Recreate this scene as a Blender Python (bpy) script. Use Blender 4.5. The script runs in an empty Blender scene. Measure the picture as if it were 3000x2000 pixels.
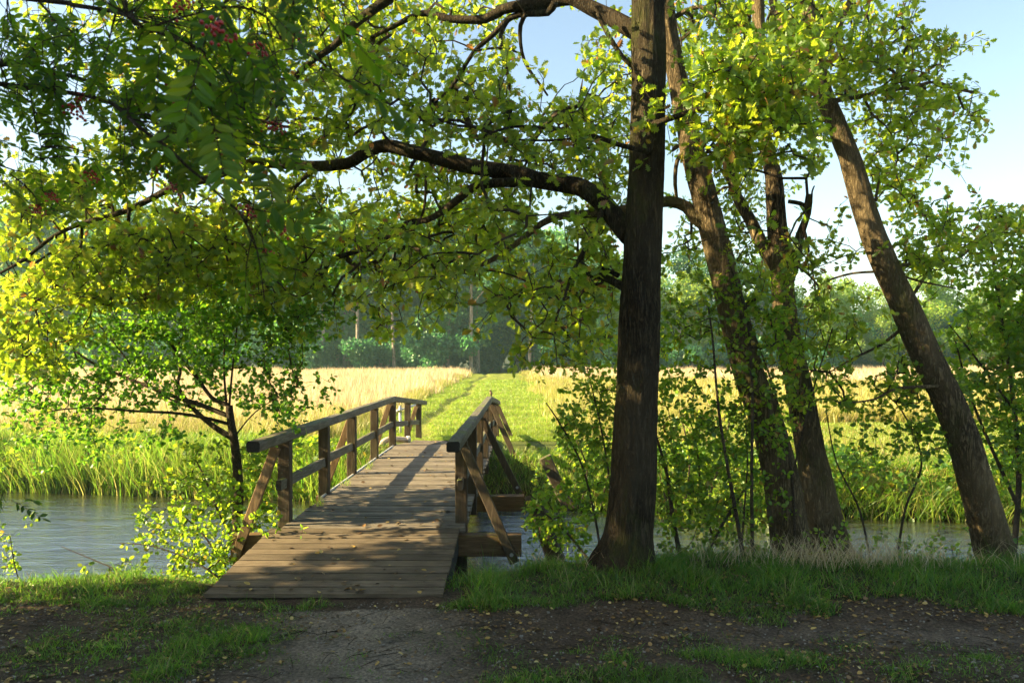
import bpy, math, random
import numpy as np
from mathutils import Vector, noise as mn

rng = np.random.default_rng(11); random.seed(11)
sc = bpy.context.scene
COL = sc.collection
R = math.radians
F = 28 / 36 * 3000                      # focal length in photo pixels
EYE = 2.2
# ------------------------------------------------------------------ camera, sky, sun, exposure
cam = bpy.data.cameras.new('camera'); camo = bpy.data.objects.new('camera', cam); COL.objects.link(camo)
camo.location = (0, 0, EYE); camo.rotation_euler = (R(90), 0, 0)
cam.lens = 28; cam.sensor_width = 36; cam.shift_y = 0.015; cam.clip_end = 3000; cam.clip_start = 0.05
cam.dof.use_dof = True; cam.dof.focus_distance = 10.0; cam.dof.aperture_fstop = 5.0
sc.camera = camo
SUN = Vector((-1.0, -0.13, 0.50)).normalized()
elev = math.asin(SUN.z); az = math.atan2(SUN.x, SUN.y)
w = bpy.data.worlds.new('World'); sc.world = w; w.use_nodes = True
nt = w.node_tree; sky = nt.nodes.new('ShaderNodeTexSky'); sky.sky_type = 'NISHITA'; sky.sun_disc = False
sky.sun_elevation = elev; sky.sun_rotation = az; sky.air_density = 1.0; sky.dust_density = 1.2; sky.ozone_density = 1.0
tint = nt.nodes.new('ShaderNodeMix'); tint.data_type = 'RGBA'; tint.blend_type = 'MULTIPLY'; tint.inputs[0].default_value = 1; tint.inputs[7].default_value = (1.0, .94, .83, 1)
nt.links.new(sky.outputs[0], tint.inputs[6]); nt.links.new(tint.outputs[2], nt.nodes['Background'].inputs[0]); nt.nodes['Background'].inputs[1].default_value = 0.080
sl = bpy.data.lights.new('sun', 'SUN'); sl.energy = 5.0; sl.angle = R(0.5); sl.color = (1.0, 0.79, 0.44)
so = bpy.data.objects.new('sun', sl); COL.objects.link(so); so.rotation_euler = SUN.to_track_quat('Z', 'Y').to_euler()
sc.view_settings.view_transform = 'Standard'; sc.view_settings.look = 'None'; sc.view_settings.gamma = 1
sc.view_settings.exposure = 2.22
cy = sc.cycles
cy.max_bounces = 6; cy.diffuse_bounces = 3; cy.glossy_bounces = 3; cy.transmission_bounces = 5
cy.transparent_max_bounces = 6; cy.volume_bounces = 0; cy.use_denoising = True; cy.sample_clamp_indirect = 6
cy.use_adaptive_sampling = True; cy.adaptive_threshold = 0.02; cy.caustics_reflective = False; cy.caustics_refractive = False

def P(px, py, Y): return np.array([(px - 1500) * Y / F, Y, EYE - (py - 1045) * Y / F])

# ------------------------------------------------------------------ materials
class NT:
    def __init__(s, name):
        s.m = bpy.data.materials.new(name); s.m.use_nodes = True; s.t = s.m.node_tree; s.t.nodes.clear()
        s.out = s.n('OutputMaterial')
    def n(s, typ, **kw):
        nd = s.t.nodes.new('ShaderNode' + typ)
        for k, v in kw.items(): setattr(nd, k, v)
        return nd
    def l(s, a, b): s.t.links.new(a, b)
    def ramp(s, fac, stops):
        r = s.n('ValToRGB'); e = r.color_ramp.elements
        while len(e) < len(stops): e.new(0.5)
        for el, (p, c) in zip(e, stops): el.position = p; el.color = (*c, 1)
        s.l(fac, r.inputs[0]); return r.outputs[0]
    def noise(s, scale, detail=4, vec=None, rough=.55, dist=0):
        nd = s.n('TexNoise'); nd.inputs['Scale'].default_value = scale; nd.inputs['Detail'].default_value = detail
        nd.inputs['Roughness'].default_value = rough; nd.inputs['Distortion'].default_value = dist
        if vec is not None: s.l(vec, nd.inputs['Vector'])
        return nd.outputs['Fac']
    def pos(s, scale=(1, 1, 1)):
        g = s.n('NewGeometry'); mp = s.n('Mapping'); mp.inputs['Scale'].default_value = scale
        s.l(g.outputs['Position'], mp.inputs['Vector']); return mp.outputs[0]
    def mix(s, fac, a, b, typ='MIX'):
        m = s.n('Mix', data_type='RGBA', blend_type=typ)
        for sock, v in ((m.inputs[0], fac), (m.inputs[6], a), (m.inputs[7], b)):
            if isinstance(v, (int, float)): sock.default_value = v
            elif isinstance(v, tuple): sock.default_value = (*v, 1)
            else: s.l(v, sock)
        return m.outputs[2]
    def math(s, op, a, b=0.0, clamp=False):
        m = s.n('Math', operation=op, use_clamp=clamp)
        for sock, v in ((m.inputs[0], a), (m.inputs[1], b)):
            if isinstance(v, (int, float)): sock.default_value = v
            else: s.l(v, sock)
        return m.outputs[0]
    def bump(s, h, strength=.5, dist=.02):
        b = s.n('Bump'); b.inputs['Strength'].default_value = strength; b.inputs['Distance'].default_value = dist
        s.l(h, b.inputs['Height']); return b.outputs[0]
    def bsdf(s, col, rough=.8, nrm=None, spec=.3, metal=0):
        b = s.n('BsdfPrincipled')
        for k, v in (('Base Color', col), ('Roughness', rough)):
            if isinstance(v, (int, float)): b.inputs[k].default_value = v
            elif isinstance(v, tuple): b.inputs[k].default_value = (*v, 1)
            else: s.l(v, b.inputs[k])
        b.inputs['Specular IOR Level'].default_value = spec; b.inputs['Metallic'].default_value = metal
        if nrm is not None: s.l(nrm, b.inputs['Normal'])
        s.l(b.outputs[0], s.out.inputs[0]); return b

def leaf_mat(name, stops, tstops, trans=.55, gloss=.035, rough=.4, nscale=.7):
    m = NT(name); g = m.n('NewGeometry')
    rnd = g.outputs['Random Per Island']
    c = m.ramp(rnd, stops); t = m.ramp(rnd, tstops)
    v = m.noise(nscale, 3, m.pos()); v2 = m.math('MULTIPLY_ADD', v, 1.3); 
    v2.node.inputs[2].default_value = .35
    c = m.mix(1.0, c, v2, 'MULTIPLY')
    t = m.mix(1.0, t, v2, 'MULTIPLY')
    d = m.n('BsdfDiffuse'); m.l(c, d.inputs[0]); tr = m.n('BsdfTranslucent'); m.l(t, tr.inputs[0])
    mx = m.n('MixShader'); mx.inputs[0].default_value = trans; m.l(d.outputs[0], mx.inputs[1]); m.l(tr.outputs[0], mx.inputs[2])
    gl = m.n('BsdfGlossy'); gl.inputs['Roughness'].default_value = rough; gl.inputs[0].default_value = (.75, .85, .7, 1)
    mx2 = m.n('MixShader'); mx2.inputs[0].default_value = gloss; m.l(mx.outputs[0], mx2.inputs[1]); m.l(gl.outputs[0], mx2.inputs[2])
    m.l(mx2.outputs[0], m.out.inputs[0]); return m.m

M = {}
M['oak_leaf'] = leaf_mat('oak_leaf',
    [(0, (.035, .085, .012)), (.55, (.06, .125, .016)), (.93, (.085, .15, .02)), (.965, (.20, .15, .03)), (.985, (.17, .075, .025))],
    [(0, (.32, .52, .02)), (.55, (.52, .68, .03)), (.93, (.72, .78, .05)), (.965, (.70, .55, .06)), (.985, (.45, .20, .05))])
M['alder_leaf'] = leaf_mat('alder_leaf',
    [(0, (.03, .09, .012)), (.6, (.05, .125, .016)), (.95, (.08, .15, .02)), (1, (.18, .17, .03))],
    [(0, (.15, .42, .02)), (.6, (.25, .54, .03)), (.96, (.42, .64, .04)), (1, (.6, .55, .06))])
M['hazel_leaf'] = leaf_mat('hazel_leaf',
    [(0, (.03, .09, .015)), (.6, (.05, .13, .02)), (.93, (.08, .16, .02)), (1, (.22, .14, .03))],
    [(0, (.28, .52, .02)), (.6, (.46, .66, .03)), (.93, (.66, .76, .05)), (1, (.6, .4, .05))])
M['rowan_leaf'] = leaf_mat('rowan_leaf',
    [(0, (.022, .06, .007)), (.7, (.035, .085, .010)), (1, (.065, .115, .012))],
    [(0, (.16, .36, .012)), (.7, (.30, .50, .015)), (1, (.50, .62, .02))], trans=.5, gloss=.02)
M['wood_leaf'] = leaf_mat('wood_leaf',
    [(0, (.05, .16, .07)), (.7, (.09, .21, .07)), (1, (.14, .24, .05))],
    [(0, (.16, .45, .11)), (.7, (.28, .60, .11)), (1, (.45, .66, .10))], nscale=.12)
M['bush_leaf'] = leaf_mat('bush_leaf', [(0, (.028, .10, .048)), (1, (.055, .15, .055))], [(0, (.07, .3, .09)), (1, (.16, .45, .1))], trans=.4, nscale=.2)
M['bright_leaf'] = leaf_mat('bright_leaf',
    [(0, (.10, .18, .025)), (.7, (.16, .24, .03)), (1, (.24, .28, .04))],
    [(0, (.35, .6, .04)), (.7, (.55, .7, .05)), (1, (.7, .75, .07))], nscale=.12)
M['pine_leaf'] = leaf_mat('pine_leaf',
    [(0, (.03, .11, .055)), (1, (.07, .17, .06))], [(0, (.06, .22, .07)), (1, (.14, .36, .07))], trans=.35, nscale=.12)
M['grass'] = leaf_mat('grass',
    [(0, (.03, .07, .010)), (.6, (.06, .12, .016)), (.9, (.11, .15, .025)), (1, (.30, .24, .12))],
    [(0, (.16, .42, .03)), (.7, (.26, .52, .04)), (.92, (.4, .55, .06)), (1, (.5, .42, .2))], trans=.45, nscale=1.4)
M['reed'] = leaf_mat('reed',
    [(0, (.05, .11, .012)), (.5, (.12, .18, .02)), (.8, (.22, .23, .04)), (1, (.42, .33, .14))],
    [(0, (.2, .5, .03)), (.55, (.36, .58, .05)), (.85, (.5, .58, .08)), (1, (.6, .5, .22))], trans=.5, nscale=.8)
M['lime_grass'] = leaf_mat('lime_grass',
    [(0, (.12, .19, .02)), (.7, (.18, .24, .03)), (1, (.30, .28, .08))],
    [(0, (.3, .55, .03)), (.7, (.45, .62, .05)), (1, (.6, .55, .15))], trans=.45, nscale=.5)
M['straw'] = leaf_mat('straw',
    [(0, (.46, .33, .17)), (.5, (.60, .47, .29)), (.85, (.70, .58, .40)), (1, (.36, .31, .12))],
    [(0, (.55, .42, .2)), (.5, (.65, .52, .3)), (.85, (.7, .58, .36)), (1, (.5, .5, .14))], trans=.4, gloss=.03, nscale=.25)
M['green_straw'] = leaf_mat('green_straw',
    [(0, (.20, .21, .035)), (.5, (.33, .29, .06)), (.85, (.44, .35, .12)), (1, (.55, .42, .2))],
    [(0, (.35, .5, .06)), (.5, (.5, .52, .1)), (.85, (.6, .52, .2)), (1, (.65, .52, .3))], trans=.42, gloss=.03, nscale=.5)
M['litter'] = leaf_mat('litter',
    [(0, (.045, .028, .015)), (.4, (.11, .062, .03)), (.7, (.22, .12, .045)), (.88, (.42, .26, .06)), (1, (.55, .42, .15))],
    [(0, (.04, .03, .02)), (.75, (.14, .08, .03)), (1, (.3, .24, .08))], trans=.15, gloss=.06)

def bark_mat(name, c0, c1, moss=.35, sc_=(26, 26, 6.5)):
    m = NT(name)
    a = m.noise(.55, 4, m.pos(sc_), .6, 1.1)
    rid = m.math('MULTIPLY', m.math('ABSOLUTE', m.math('SUBTRACT', a, .5)), 7.5, True)
    b2 = m.noise(1.0, 3, m.pos((sc_[0] * 1.3, sc_[1] * 1.3, sc_[2] * 2.2)), .6, .6)
    rid2 = m.math('MULTIPLY', m.math('ABSOLUTE', m.math('SUBTRACT', b2, .47)), 9, True)
    fine = m.noise(70, 5, m.pos((1, 1, .5)), .7)
    h = m.math('ADD', m.math('MULTIPLY', rid, m.math('MULTIPLY_ADD', rid2, .5)), m.math('MULTIPLY', fine, .3))
    h.node.inputs[0].links[0].from_node.inputs[1].links[0].from_node.inputs[2].default_value = .5
    col = m.ramp(h, [(.16, tuple(x * .22 for x in c0)), (.50, c0), (1.0, c1)])
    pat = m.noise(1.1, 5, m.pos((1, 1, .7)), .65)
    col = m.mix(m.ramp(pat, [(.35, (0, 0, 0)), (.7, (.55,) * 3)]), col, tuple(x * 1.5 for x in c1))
    ms = m.ramp(m.noise(1.9, 6, m.pos((1, 1, .5)), .72), [(0, (0, 0, 0)), (.52, (0, 0, 0)), (.66, (moss,) * 3)])
    col = m.mix(ms, col, (.085, .11, .02))
    m.bsdf(col, .92, m.bump(h, 1.0, .035), .10); return m.m
M['bark_sunlit'] = bark_mat('bark_sunlit', (.060, .045, .026), (.25, .19, .105), .5, (42, 42, 7))  # lighter copy of bark: sunlight on the leaning oaks is put into the colour
M['bark'] = bark_mat('bark', (.026, .020, .013), (.095, .075, .046), .45, (42, 42, 6))  # darker copy for the big oak, its shade put into the colour
M['bark_fine'] = bark_mat('bark_fine', (.06, .045, .032), (.12, .09, .06), .5, (60, 60, 20))
M['bark_alder'] = bark_mat('bark_alder', (.085, .065, .045), (.15, .12, .085), .3, (70, 70, 40))
M['bark_far'] = bark_mat('bark_far', (.22, .18, .14), (.38, .31, .25), .1, (6, 6, 2))

def wood_mat(name, c0, c1, c2, mossy=.5, along='Y', thr=.5):
    m = NT(name); s = {'Y': (26, 2.2, 26), 'X': (2.2, 30, 26), 'Z': (28, 28, 2.4)}[along]
    g = m.noise(1.6, 7, m.pos(s), .68, .6); k = m.noise(2.3, 4, m.pos(), .6)
    rnd = m.n('NewGeometry').outputs['Random Per Island']
    col = m.ramp(g, [(.22, c0), (.5, c1), (.78, c2)])
    br = m.math('MULTIPLY_ADD', rnd, .55); br.node.inputs[2].default_value = .70
    col = m.mix(1.0, col, br, 'MULTIPLY')
    col = m.mix(m.ramp(k, [(.35, (0, 0, 0)), (.7, (.5,) * 3)]), col, tuple(x * .5 for x in c0))
    nz = m.n('SeparateXYZ'); m.l(m.n('NewGeometry').outputs['Normal'], nz.inputs[0])
    up = m.math('MULTIPLY', m.math('SUBTRACT', nz.outputs[2], .3), 1.6, True)
    ms = m.ramp(m.noise(3.1, 6, m.pos(), .75), [(thr, (0, 0, 0)), (thr + .13, (mossy,) * 3)])
    side = m.math('ADD', m.math('MULTIPLY', up, .8), .2)
    col = m.mix(m.math('MULTIPLY', ms, side), col, (.12, .15, .022))
    m.bsdf(col, .82, m.bump(m.math('ADD', g, m.math('MULTIPLY', m.noise(40, 3, m.pos()), .25)), .9, .006), .22); return m.m
M['rail_wood'] = wood_mat('rail_wood', (.06, .05, .035), (.15, .13, .10), (.33, .30, .24), .75, 'Y', .47)
M['post_wood'] = wood_mat('post_wood', (.035, .026, .016), (.085, .062, .038), (.16, .12, .08), .55, 'Z', .5)
M['brace_wood'] = wood_mat('brace_wood', (.09, .055, .028), (.21, .135, .068), (.32, .22, .12), .35, 'Z', .56)
M['beam_wood'] = wood_mat('beam_wood', (.05, .03, .015), (.15, .09, .04), (.27, .17, .085), .7, 'X', .5)
M['deck_wood'] = wood_mat('deck_wood', (.055, .045, .033), (.19, .16, .12), (.36, .31, .24), .7, 'X', .60)
M['ramp_wood'] = wood_mat('ramp_wood', (.06, .045, .028), (.15, .115, .074), (.23, .185, .125), .4, 'X', .66)
M['dead_wood'] = wood_mat('dead_wood', (.04, .03, .02), (.09, .07, .045), (.16, .13, .09), .7, 'Z', .5)
m = NT('end_grain'); m.bsdf(m.ramp(m.noise(90, 4, m.pos()), [(.3, (.012, .011, .009)), (.8, (.045, .04, .03))]), .9); M['end_grain'] = m.m
m = NT('steel'); m.bsdf(m.ramp(m.noise(20, 4, m.pos()), [(.3, (.35, .35, .35)), (.7, (.5, .5, .5))]), .42, None, .5, .7); M['steel'] = m.m
m = NT('rust'); m.bsdf(m.ramp(m.noise(14, 6, m.pos()), [(.3, (.10, .035, .018)), (.7, (.24, .09, .04))]), .9); M['rust'] = m.m
m = NT('plastic_pipe'); m.bsdf(m.ramp(m.noise(9, 5, m.pos()), [(.3, (.42, .30, .20)), (.7, (.66, .54, .42))]), .45, None, .4); M['pipe'] = m.m
m = NT('trim_paint'); m.bsdf(m.ramp(m.noise(12, 5, m.pos()), [(.35, (.34, .34, .32)), (.7, (.62, .62, .6))]), .6); M['trim'] = m.m
m = NT('berry'); m.bsdf(m.ramp(m.n('NewGeometry').outputs['Random Per Island'], [(0, (.28, .012, .01)), (1, (.50, .03, .02))]), .35, None, .5); M['berry'] = m.m
m = NT('feathers'); m.bsdf(m.ramp(m.noise(60, 4, m.pos()), [(.3, (.13, .09, .05)), (.7, (.30, .22, .13))]), .8); M['feathers'] = m.m
m = NT('flint'); m.bsdf(m.ramp(m.n('NewGeometry').outputs['Random Per Island'], [(0, (.10, .085, .065)), (1, (.30, .27, .22))]), .8); M['stone'] = m.m

# ground: albedo from a colour attribute (soil, sand, turf, straw litter), modulated by noise
m = NT('ground')
at = m.n('Attribute', attribute_name='soil')
n1 = m.noise(3.0, 8, m.pos(), .7); n2 = m.noise(38, 5, m.pos(), .7); n3 = m.noise(160, 3, m.pos(), .7)
k = m.ramp(n1, [(.3, (.55, .55, .55)), (.7, (1.35, 1.32, 1.28))])
k2 = m.ramp(n2, [(.32, (.35, .35, .35)), (.52, (.95, .95, .95)), (.72, (1.7, 1.65, 1.6))])
c = m.mix(1.0, m.mix(1.0, at.outputs['Color'], k, 'MULTIPLY'), k2, 'MULTIPLY')
m.bsdf(c, .95, m.bump(m.math('ADD', m.math('MULTIPLY', n2, .7), m.math('MULTIPLY', n3, .5)), 1.0, .04), .15); M['ground'] = m.m
# water
m = NT('water')
wp = m.pos((1.0, 3.4, 1))
wv = m.noise(1.3, 7, wp, .62, 1.2); wv2 = m.noise(.45, 2, m.pos((1, 2.2, 1)), .5, .5)
hh = m.math('ADD', m.math('MULTIPLY', wv, .7), m.math('MULTIPLY', wv2, 1.0))
b = m.bsdf((.022, .020, .009), .02, m.bump(hh, 1.0, .075), .5); b.inputs['IOR'].default_value = 2.0; 
gl = m.n('BsdfGlossy'); gl.inputs['Roughness'].default_value = .03; gl.inputs[0].default_value = (.9, .95, 1, 1); m.l(b.inputs['Normal'].links[0].from_socket, gl.inputs['Normal'])
mx = m.n('MixShader'); mx.inputs[0].default_value = .30; m.l(b.outputs[0], mx.inputs[1]); m.l(gl.outputs[0], mx.inputs[2]); m.l(mx.outputs[0], m.out.inputs[0])
M['water'] = m.m

# ------------------------------------------------------------------ mesh helpers
def link(o, parent=None):
    COL.objects.link(o)
    if parent is not None: o.parent = parent
    return o
def mesh_obj(name, V, groups, mats, parent=None, smooth=False):
    """groups: list of (faces (n,k) int array, material index)"""
    V = np.asarray(V, dtype=np.float32)
    if parent is not None: V = V - np.array(parent.location, dtype=np.float32)
    me = bpy.data.meshes.new(name); me.vertices.add(len(V)); me.vertices.foreach_set('co', V.ravel())
    groups = [(np.asarray(f, dtype=np.int32), mi) for f, mi in groups if len(f)]
    nl = sum(f.size for f, _ in groups); nf = sum(len(f) for f, _ in groups)
    me.loops.add(nl); me.loops.foreach_set('vertex_index', np.concatenate([f.ravel() for f, _ in groups]))
    me.polygons.add(nf)
    sizes = np.concatenate([np.full(len(f), f.shape[1], np.int32) for f, _ in groups])
    me.polygons.foreach_set('loop_start', np.concatenate([[0], np.cumsum(sizes)[:-1]]).astype(np.int32))
    me.polygons.foreach_set('material_index', np.concatenate([np.full(len(f), mi, np.int32) for f, mi in groups]))
    me.polygons.foreach_set('use_smooth', np.full(nf, smooth))
    for mt in (mats if isinstance(mats, (list, tuple)) else [mats]): me.materials.append(mt)
    me.update(calc_edges=True); me.validate()
    return link(bpy.data.objects.new(name, me), parent)
class MB:
    def __init__(s): s.V = []; s.F = {}; s.n = 0
    def add(s, V, F, mi=0):
        V = np.asarray(V, float).reshape(-1, 3)
        for f in F:
            s.F.setdefault((len(f), mi), []).append([i + s.n for i in f])
        s.V.append(V); s.n += len(V)
    def addarr(s, V, F, mi=0):
        F = np.asarray(F); s.F.setdefault((F.shape[1], mi), []).extend((F + s.n).tolist()); s.V.append(np.asarray(V, float)); s.n += len(V)
    def build(s, name, mats, parent=None, smooth=False):
        return mesh_obj(name, np.concatenate(s.V), [(np.array(f), k[1]) for k, f in s.F.items()], mats, parent, smooth)
def thing(name, label, cat, loc=(0, 0, 0), group=None):
    o = bpy.data.objects.new(name, None); link(o); o.location = [float(v) for v in loc]; o.empty_display_size = .2
    return tag(o, label, cat, group)
def tag(o, label=None, cat=None, group=None, kind=None):
    for k, v in (('label', label), ('category', cat), ('group', group), ('kind', kind)):
        if v: o[k] = v
    return o
def nrm(v): return v / (np.linalg.norm(v, axis=-1, keepdims=True) + 1e-9)
def resample(pts, rad, step):
    pts = np.asarray(pts, float); rad = np.asarray(rad, float)
    # catmull-rom then arc-length resampling
    n = len(pts); out = []; orad = []
    for i in range(n - 1):
        p0 = pts[max(i - 1, 0)]; p1 = pts[i]; p2 = pts[i + 1]; p3 = pts[min(i + 2, n - 1)]
        k = max(2, int(np.linalg.norm(p2 - p1) / step) + 1)
        t = np.linspace(0, 1, k, endpoint=False)[:, None]
        out.append(.5 * ((2 * p1) + (p2 - p0) * t + (2 * p0 - 5 * p1 + 4 * p2 - p3) * t ** 2 + (3 * p1 - p0 - 3 * p2 + p3) * t ** 3))
        orad.append(rad[i] + (rad[i + 1] - rad[i]) * t[:, 0])
    out.append(pts[-1:]); orad.append(rad[-1:])
    return np.concatenate(out), np.concatenate(orad)
def tube_arr(pts, rad, sides, cap=True, disp=None):
    pts = np.asarray(pts, float); n = len(pts)
    t = np.gradient(pts, axis=0); t = nrm(t)
    u = np.array([1., 0, 0]) if abs(t[0][0]) < .9 else np.array([0, 1., 0])
    U = np.zeros((n, 3)); W = np.zeros((n, 3))
    for i in range(n):
        u = u - t[i] * u.dot(t[i]); u /= np.linalg.norm(u) + 1e-9; U[i] = u; W[i] = np.cross(t[i], u)
    a = np.linspace(0, 2 * math.pi, sides, endpoint=False)
    rr = np.asarray(rad)[:, None] * np.ones(sides)[None]
    if disp is not None: rr = rr + disp(pts, a, rr)
    V = pts[:, None] + rr[..., None] * (np.cos(a)[None, :, None] * U[:, None] + np.sin(a)[None, :, None] * W[:, None])
    V = V.reshape(-1, 3); i = np.arange(n - 1)[:, None] * sides; j = np.arange(sides)[None]; j2 = (j + 1) % sides
    Fq = np.stack([i + j, i + j2, i + sides + j2, i + sides + j], -1).reshape(-1, 4)
    if cap:
        V = np.concatenate([V, pts[:1], pts[-1:]]); b = n * sides
        jj = np.arange(sides)
        F3 = np.concatenate([np.stack([np.full(sides, b), (jj + 1) % sides, jj], -1),
                             np.stack([np.full(sides, b + 1), (n - 1) * sides + jj, (n - 1) * sides + (jj + 1) % sides], -1)])
        return V, Fq, F3
    return V, Fq, np.zeros((0, 3), int)
def tube(mb, pts, rad, sides=8, mi=0, disp=None):
    V, q, t3 = tube_arr(pts, rad, sides, True, disp); 
    n0 = mb.n; mb.addarr(V, q, mi); mb.F.setdefault((3, mi), []).extend((t3 + n0).tolist())
def beam(mb, p0, p1, w_, h_, up=(0, 0, 1), ch=.008, seg=1, jit=0, mi=0, endmi=None):
    p0 = np.array(p0, float); p1 = np.array(p1, float); d = nrm(p1 - p0); up = np.array(up, float)
    s = nrm(np.cross(d, up)); u = np.cross(s, d); a, b_ = w_ / 2, h_ / 2
    sec = [(-a + ch, -b_), (a - ch, -b_), (a, -b_ + ch), (a, b_ - ch), (a - ch, b_), (-a + ch, b_), (-a, b_ - ch), (-a, -b_ + ch)]
    V = []
    for i in range(seg + 1):
        o = p0 + (p1 - p0) * i / seg
        jt = (rng.normal(0, jit, (8, 2)) if jit else np.zeros((8, 2)))
        for (x, y), (jx, jy) in zip(sec, jt): V.append(o + s * (x + jx) + u * (y + jy))
    Fs = []
    for i in range(seg):
        for j in range(8): k = (j + 1) % 8; Fs.append((i * 8 + j, i * 8 + k, i * 8 + 8 + k, i * 8 + 8 + j))
    n0 = mb.n; mb.add(V, Fs, mi)
    e = mi if endmi is None else endmi
    mb.F.setdefault((8, e), []).append([n0 + 7 - j for j in range(8)]); mb.F.setdefault((8, e), []).append([n0 + seg * 8 + j for j in range(8)])

# leaf templates: list of half polygons (vertices (n,3)), x = length 0..1
def halves(outline, fold=.22):
    o = np.array(outline, float); res = []
    for sgn in (1, -1):
        pts = np.stack([o[:, 0], sgn * o[:, 1], np.abs(o[:, 1]) * fold], 1)
        if sgn < 0: pts = pts[::-1]
        res.append(pts)
    return res
T_OAK = halves([(0, 0), (.15, .05), (.22, .2), (.33, .10), (.43, .32), (.54, .13), (.66, .38), (.76, .15), (.9, .25), (.94, .08), (1.03, 0)])
T_ROUND = halves([(0, 0), (.12, .3), (.4, .45), (.75, .4), (.95, .16), (.93, 0)], .15)
T_HAZEL = halves([(0, 0), (.15, .27), (.45, .38), (.78, .26), (1, 0)], .2)
T_LEAFLET = halves([(0, 0), (.2, .14), (.5, .19), (.8, .11), (1, 0)], .25)
T_MAPLE = halves([(0, 0), (.05, .42), (.28, .36), (.42, .52), (.55, .22), (.8, .26), (1, 0)], .15)
def place_leaves(tmpl, pos, dirs, normals, size):
    """returns V and face groups for all halves"""
    x = nrm(dirs); z = normals - x * np.sum(normals * x, -1, keepdims=True); z = nrm(z); y = np.cross(z, x)
    s = size[:, None, None]
    # both halves share the midrib so that one leaf is one island
    a, b_ = tmpl; na = len(a)
    inner = b_[1:-1]
    loc = np.concatenate([a, inner]); nv = len(loc)
    V = pos[:, None] + s * (loc[None, :, 0:1] * x[:, None] + loc[None, :, 1:2] * y[:, None] + loc[None, :, 2:3] * z[:, None])
    base = np.arange(len(pos))[:, None] * nv
    f1 = base + np.arange(na)[None]
    f2 = base + np.array([na - 1] + list(range(na, nv)) + [0])[None]
    return V.reshape(-1, 3), np.concatenate([f1, f2])
def rand_unit(n): return nrm(rng.normal(size=(n, 3)))

def grow(limbs, tips, seg=.22, wob=.05, sag=.06):
    """connect every tip to the nearest point of the growing branch system"""
    nodes = []; par = []; rad = []
    for pts, rr in limbs:
        for i, (p, r) in enumerate(zip(pts, rr)): nodes.append(p); par.append(-1); rad.append(r)
    base = len(nodes); cap = base + 60 * len(tips) + 10
    N = np.zeros((cap, 3)); N[:base] = nodes; n = base
    PR = np.full(cap, -1); TY = np.zeros(cap)
    tips = np.array(tips); 
    d0 = np.array([np.min(np.sum((N[:base] - t) ** 2, 1)) for t in tips])
    paths = []
    for ti in np.argsort(d0):
        t = tips[ti]; d = np.sum((N[:n] - t) ** 2, 1); j = int(np.argmin(d)); L = math.sqrt(d[j])
        k = max(2, min(40, int(L / seg) + 1)); a = N[j]; off = rng.normal(size=3) * wob * L * .8
        path = [j]
        for q in range(1, k + 1):
            f = q / k
            p = a + (t - a) * f + math.sin(f * math.pi) * (off + np.array([0, 0, sag * L])) + (rng.normal(size=3) * seg * .10 if q < k else 0)
            N[n] = p; PR[n] = path[-1]; path.append(n); n += 1
        paths.append(path); TY[n - 1] += 1
    for i in range(n - 1, base - 1, -1): TY[PR[i]] += TY[i]
    return N[:n], base, paths, TY[:n]

LEAFCOUNT = {}
def crown(root, name, limbs, tips, tmpl, mat, bark, leaf=.1, per=8, spread=.13, r0=.0030, droop=.15, twig_name='twigs', upn=.7, sides=4):
    N, base, paths, TY = grow(limbs, tips)
    mb = MB(); tp = []; td = []
    for path in paths:
        pts = N[path]; r = r0 * np.maximum(TY[path], 1) ** .42
        r[0] = min(r[0], r[1] * 1.15) if path[0] >= base else r[1] * 1.2
        V, q, t3 = tube_arr(pts, r, sides, False); mb.addarr(V, q)
        tp.append(pts[-1]); td.append(pts[-1] - pts[-2])
    tp = np.array(tp); td = nrm(np.array(td))
    n = len(tp); idx = np.repeat(np.arange(n), per)
    idx = idx[rng.random(len(idx)) < .93]; m_ = len(idx)
    ros = np.where(rng.random(m_) < .62, 0, rng.choice([.7, 1.0, 1.6], m_)) * spread      # rosettes: at the tip and further back on the twig
    pos = tp[idx] - td[idx] * ros[:, None] + rng.normal(size=(m_, 3)) * spread * .07
    d = td[idx] * .45 + rand_unit(m_) + np.array([0, 0, -droop])
    pos = pos + nrm(d) * (rng.random(m_)[:, None] * spread * .12 + spread * .06)
    nr = np.array([0, 0, upn]) + rand_unit(m_)
    V, f = place_leaves(tmpl, pos, d, nr, leaf * rng.uniform(.65, 1.15, m_))
    LEAFCOUNT[root.name] = m_
    n0 = mb.n; mb.V.append(V); G = [(np.array(fs), 1) for _, fs in mb.F.items()] + [(f + n0, 0)]
    return mesh_obj(name, np.concatenate(mb.V), G, [mat, bark], root)

def read_map(rows, y0, x0=0, cell=100, K=9.0, yr=(8, 10), clump=.9, yfun=None, thin=1.0):
    tips = []
    for r, row in enumerate(rows):
        for c_, ch in enumerate(row):
            if ch in ' 0.': continue
            od = -math.log(1 - int(ch) / 10 * .96) * (.55 if int(ch) <= 3 else 1)
            k = rng.poisson(K * od * thin * 3.0)
            for _ in range(k):
                px = x0 + (c_ + rng.random()) * cell; py = y0 + (r + rng.random()) * cell
                lo, hi = yfun(px, py) if yfun else (yr if not isinstance(yr[0], tuple) else yr[rng.random() < .6])
                Y = lo + (hi - lo) * rng.random(); p = P(px, py, Y)
                v = mn.noise(Vector(p * 1.25)) + .5 * mn.noise(Vector(p * 2.9))
                if v < -.12 * clump and rng.random() < .8: continue
                tips.append(p)
    return tips

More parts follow.
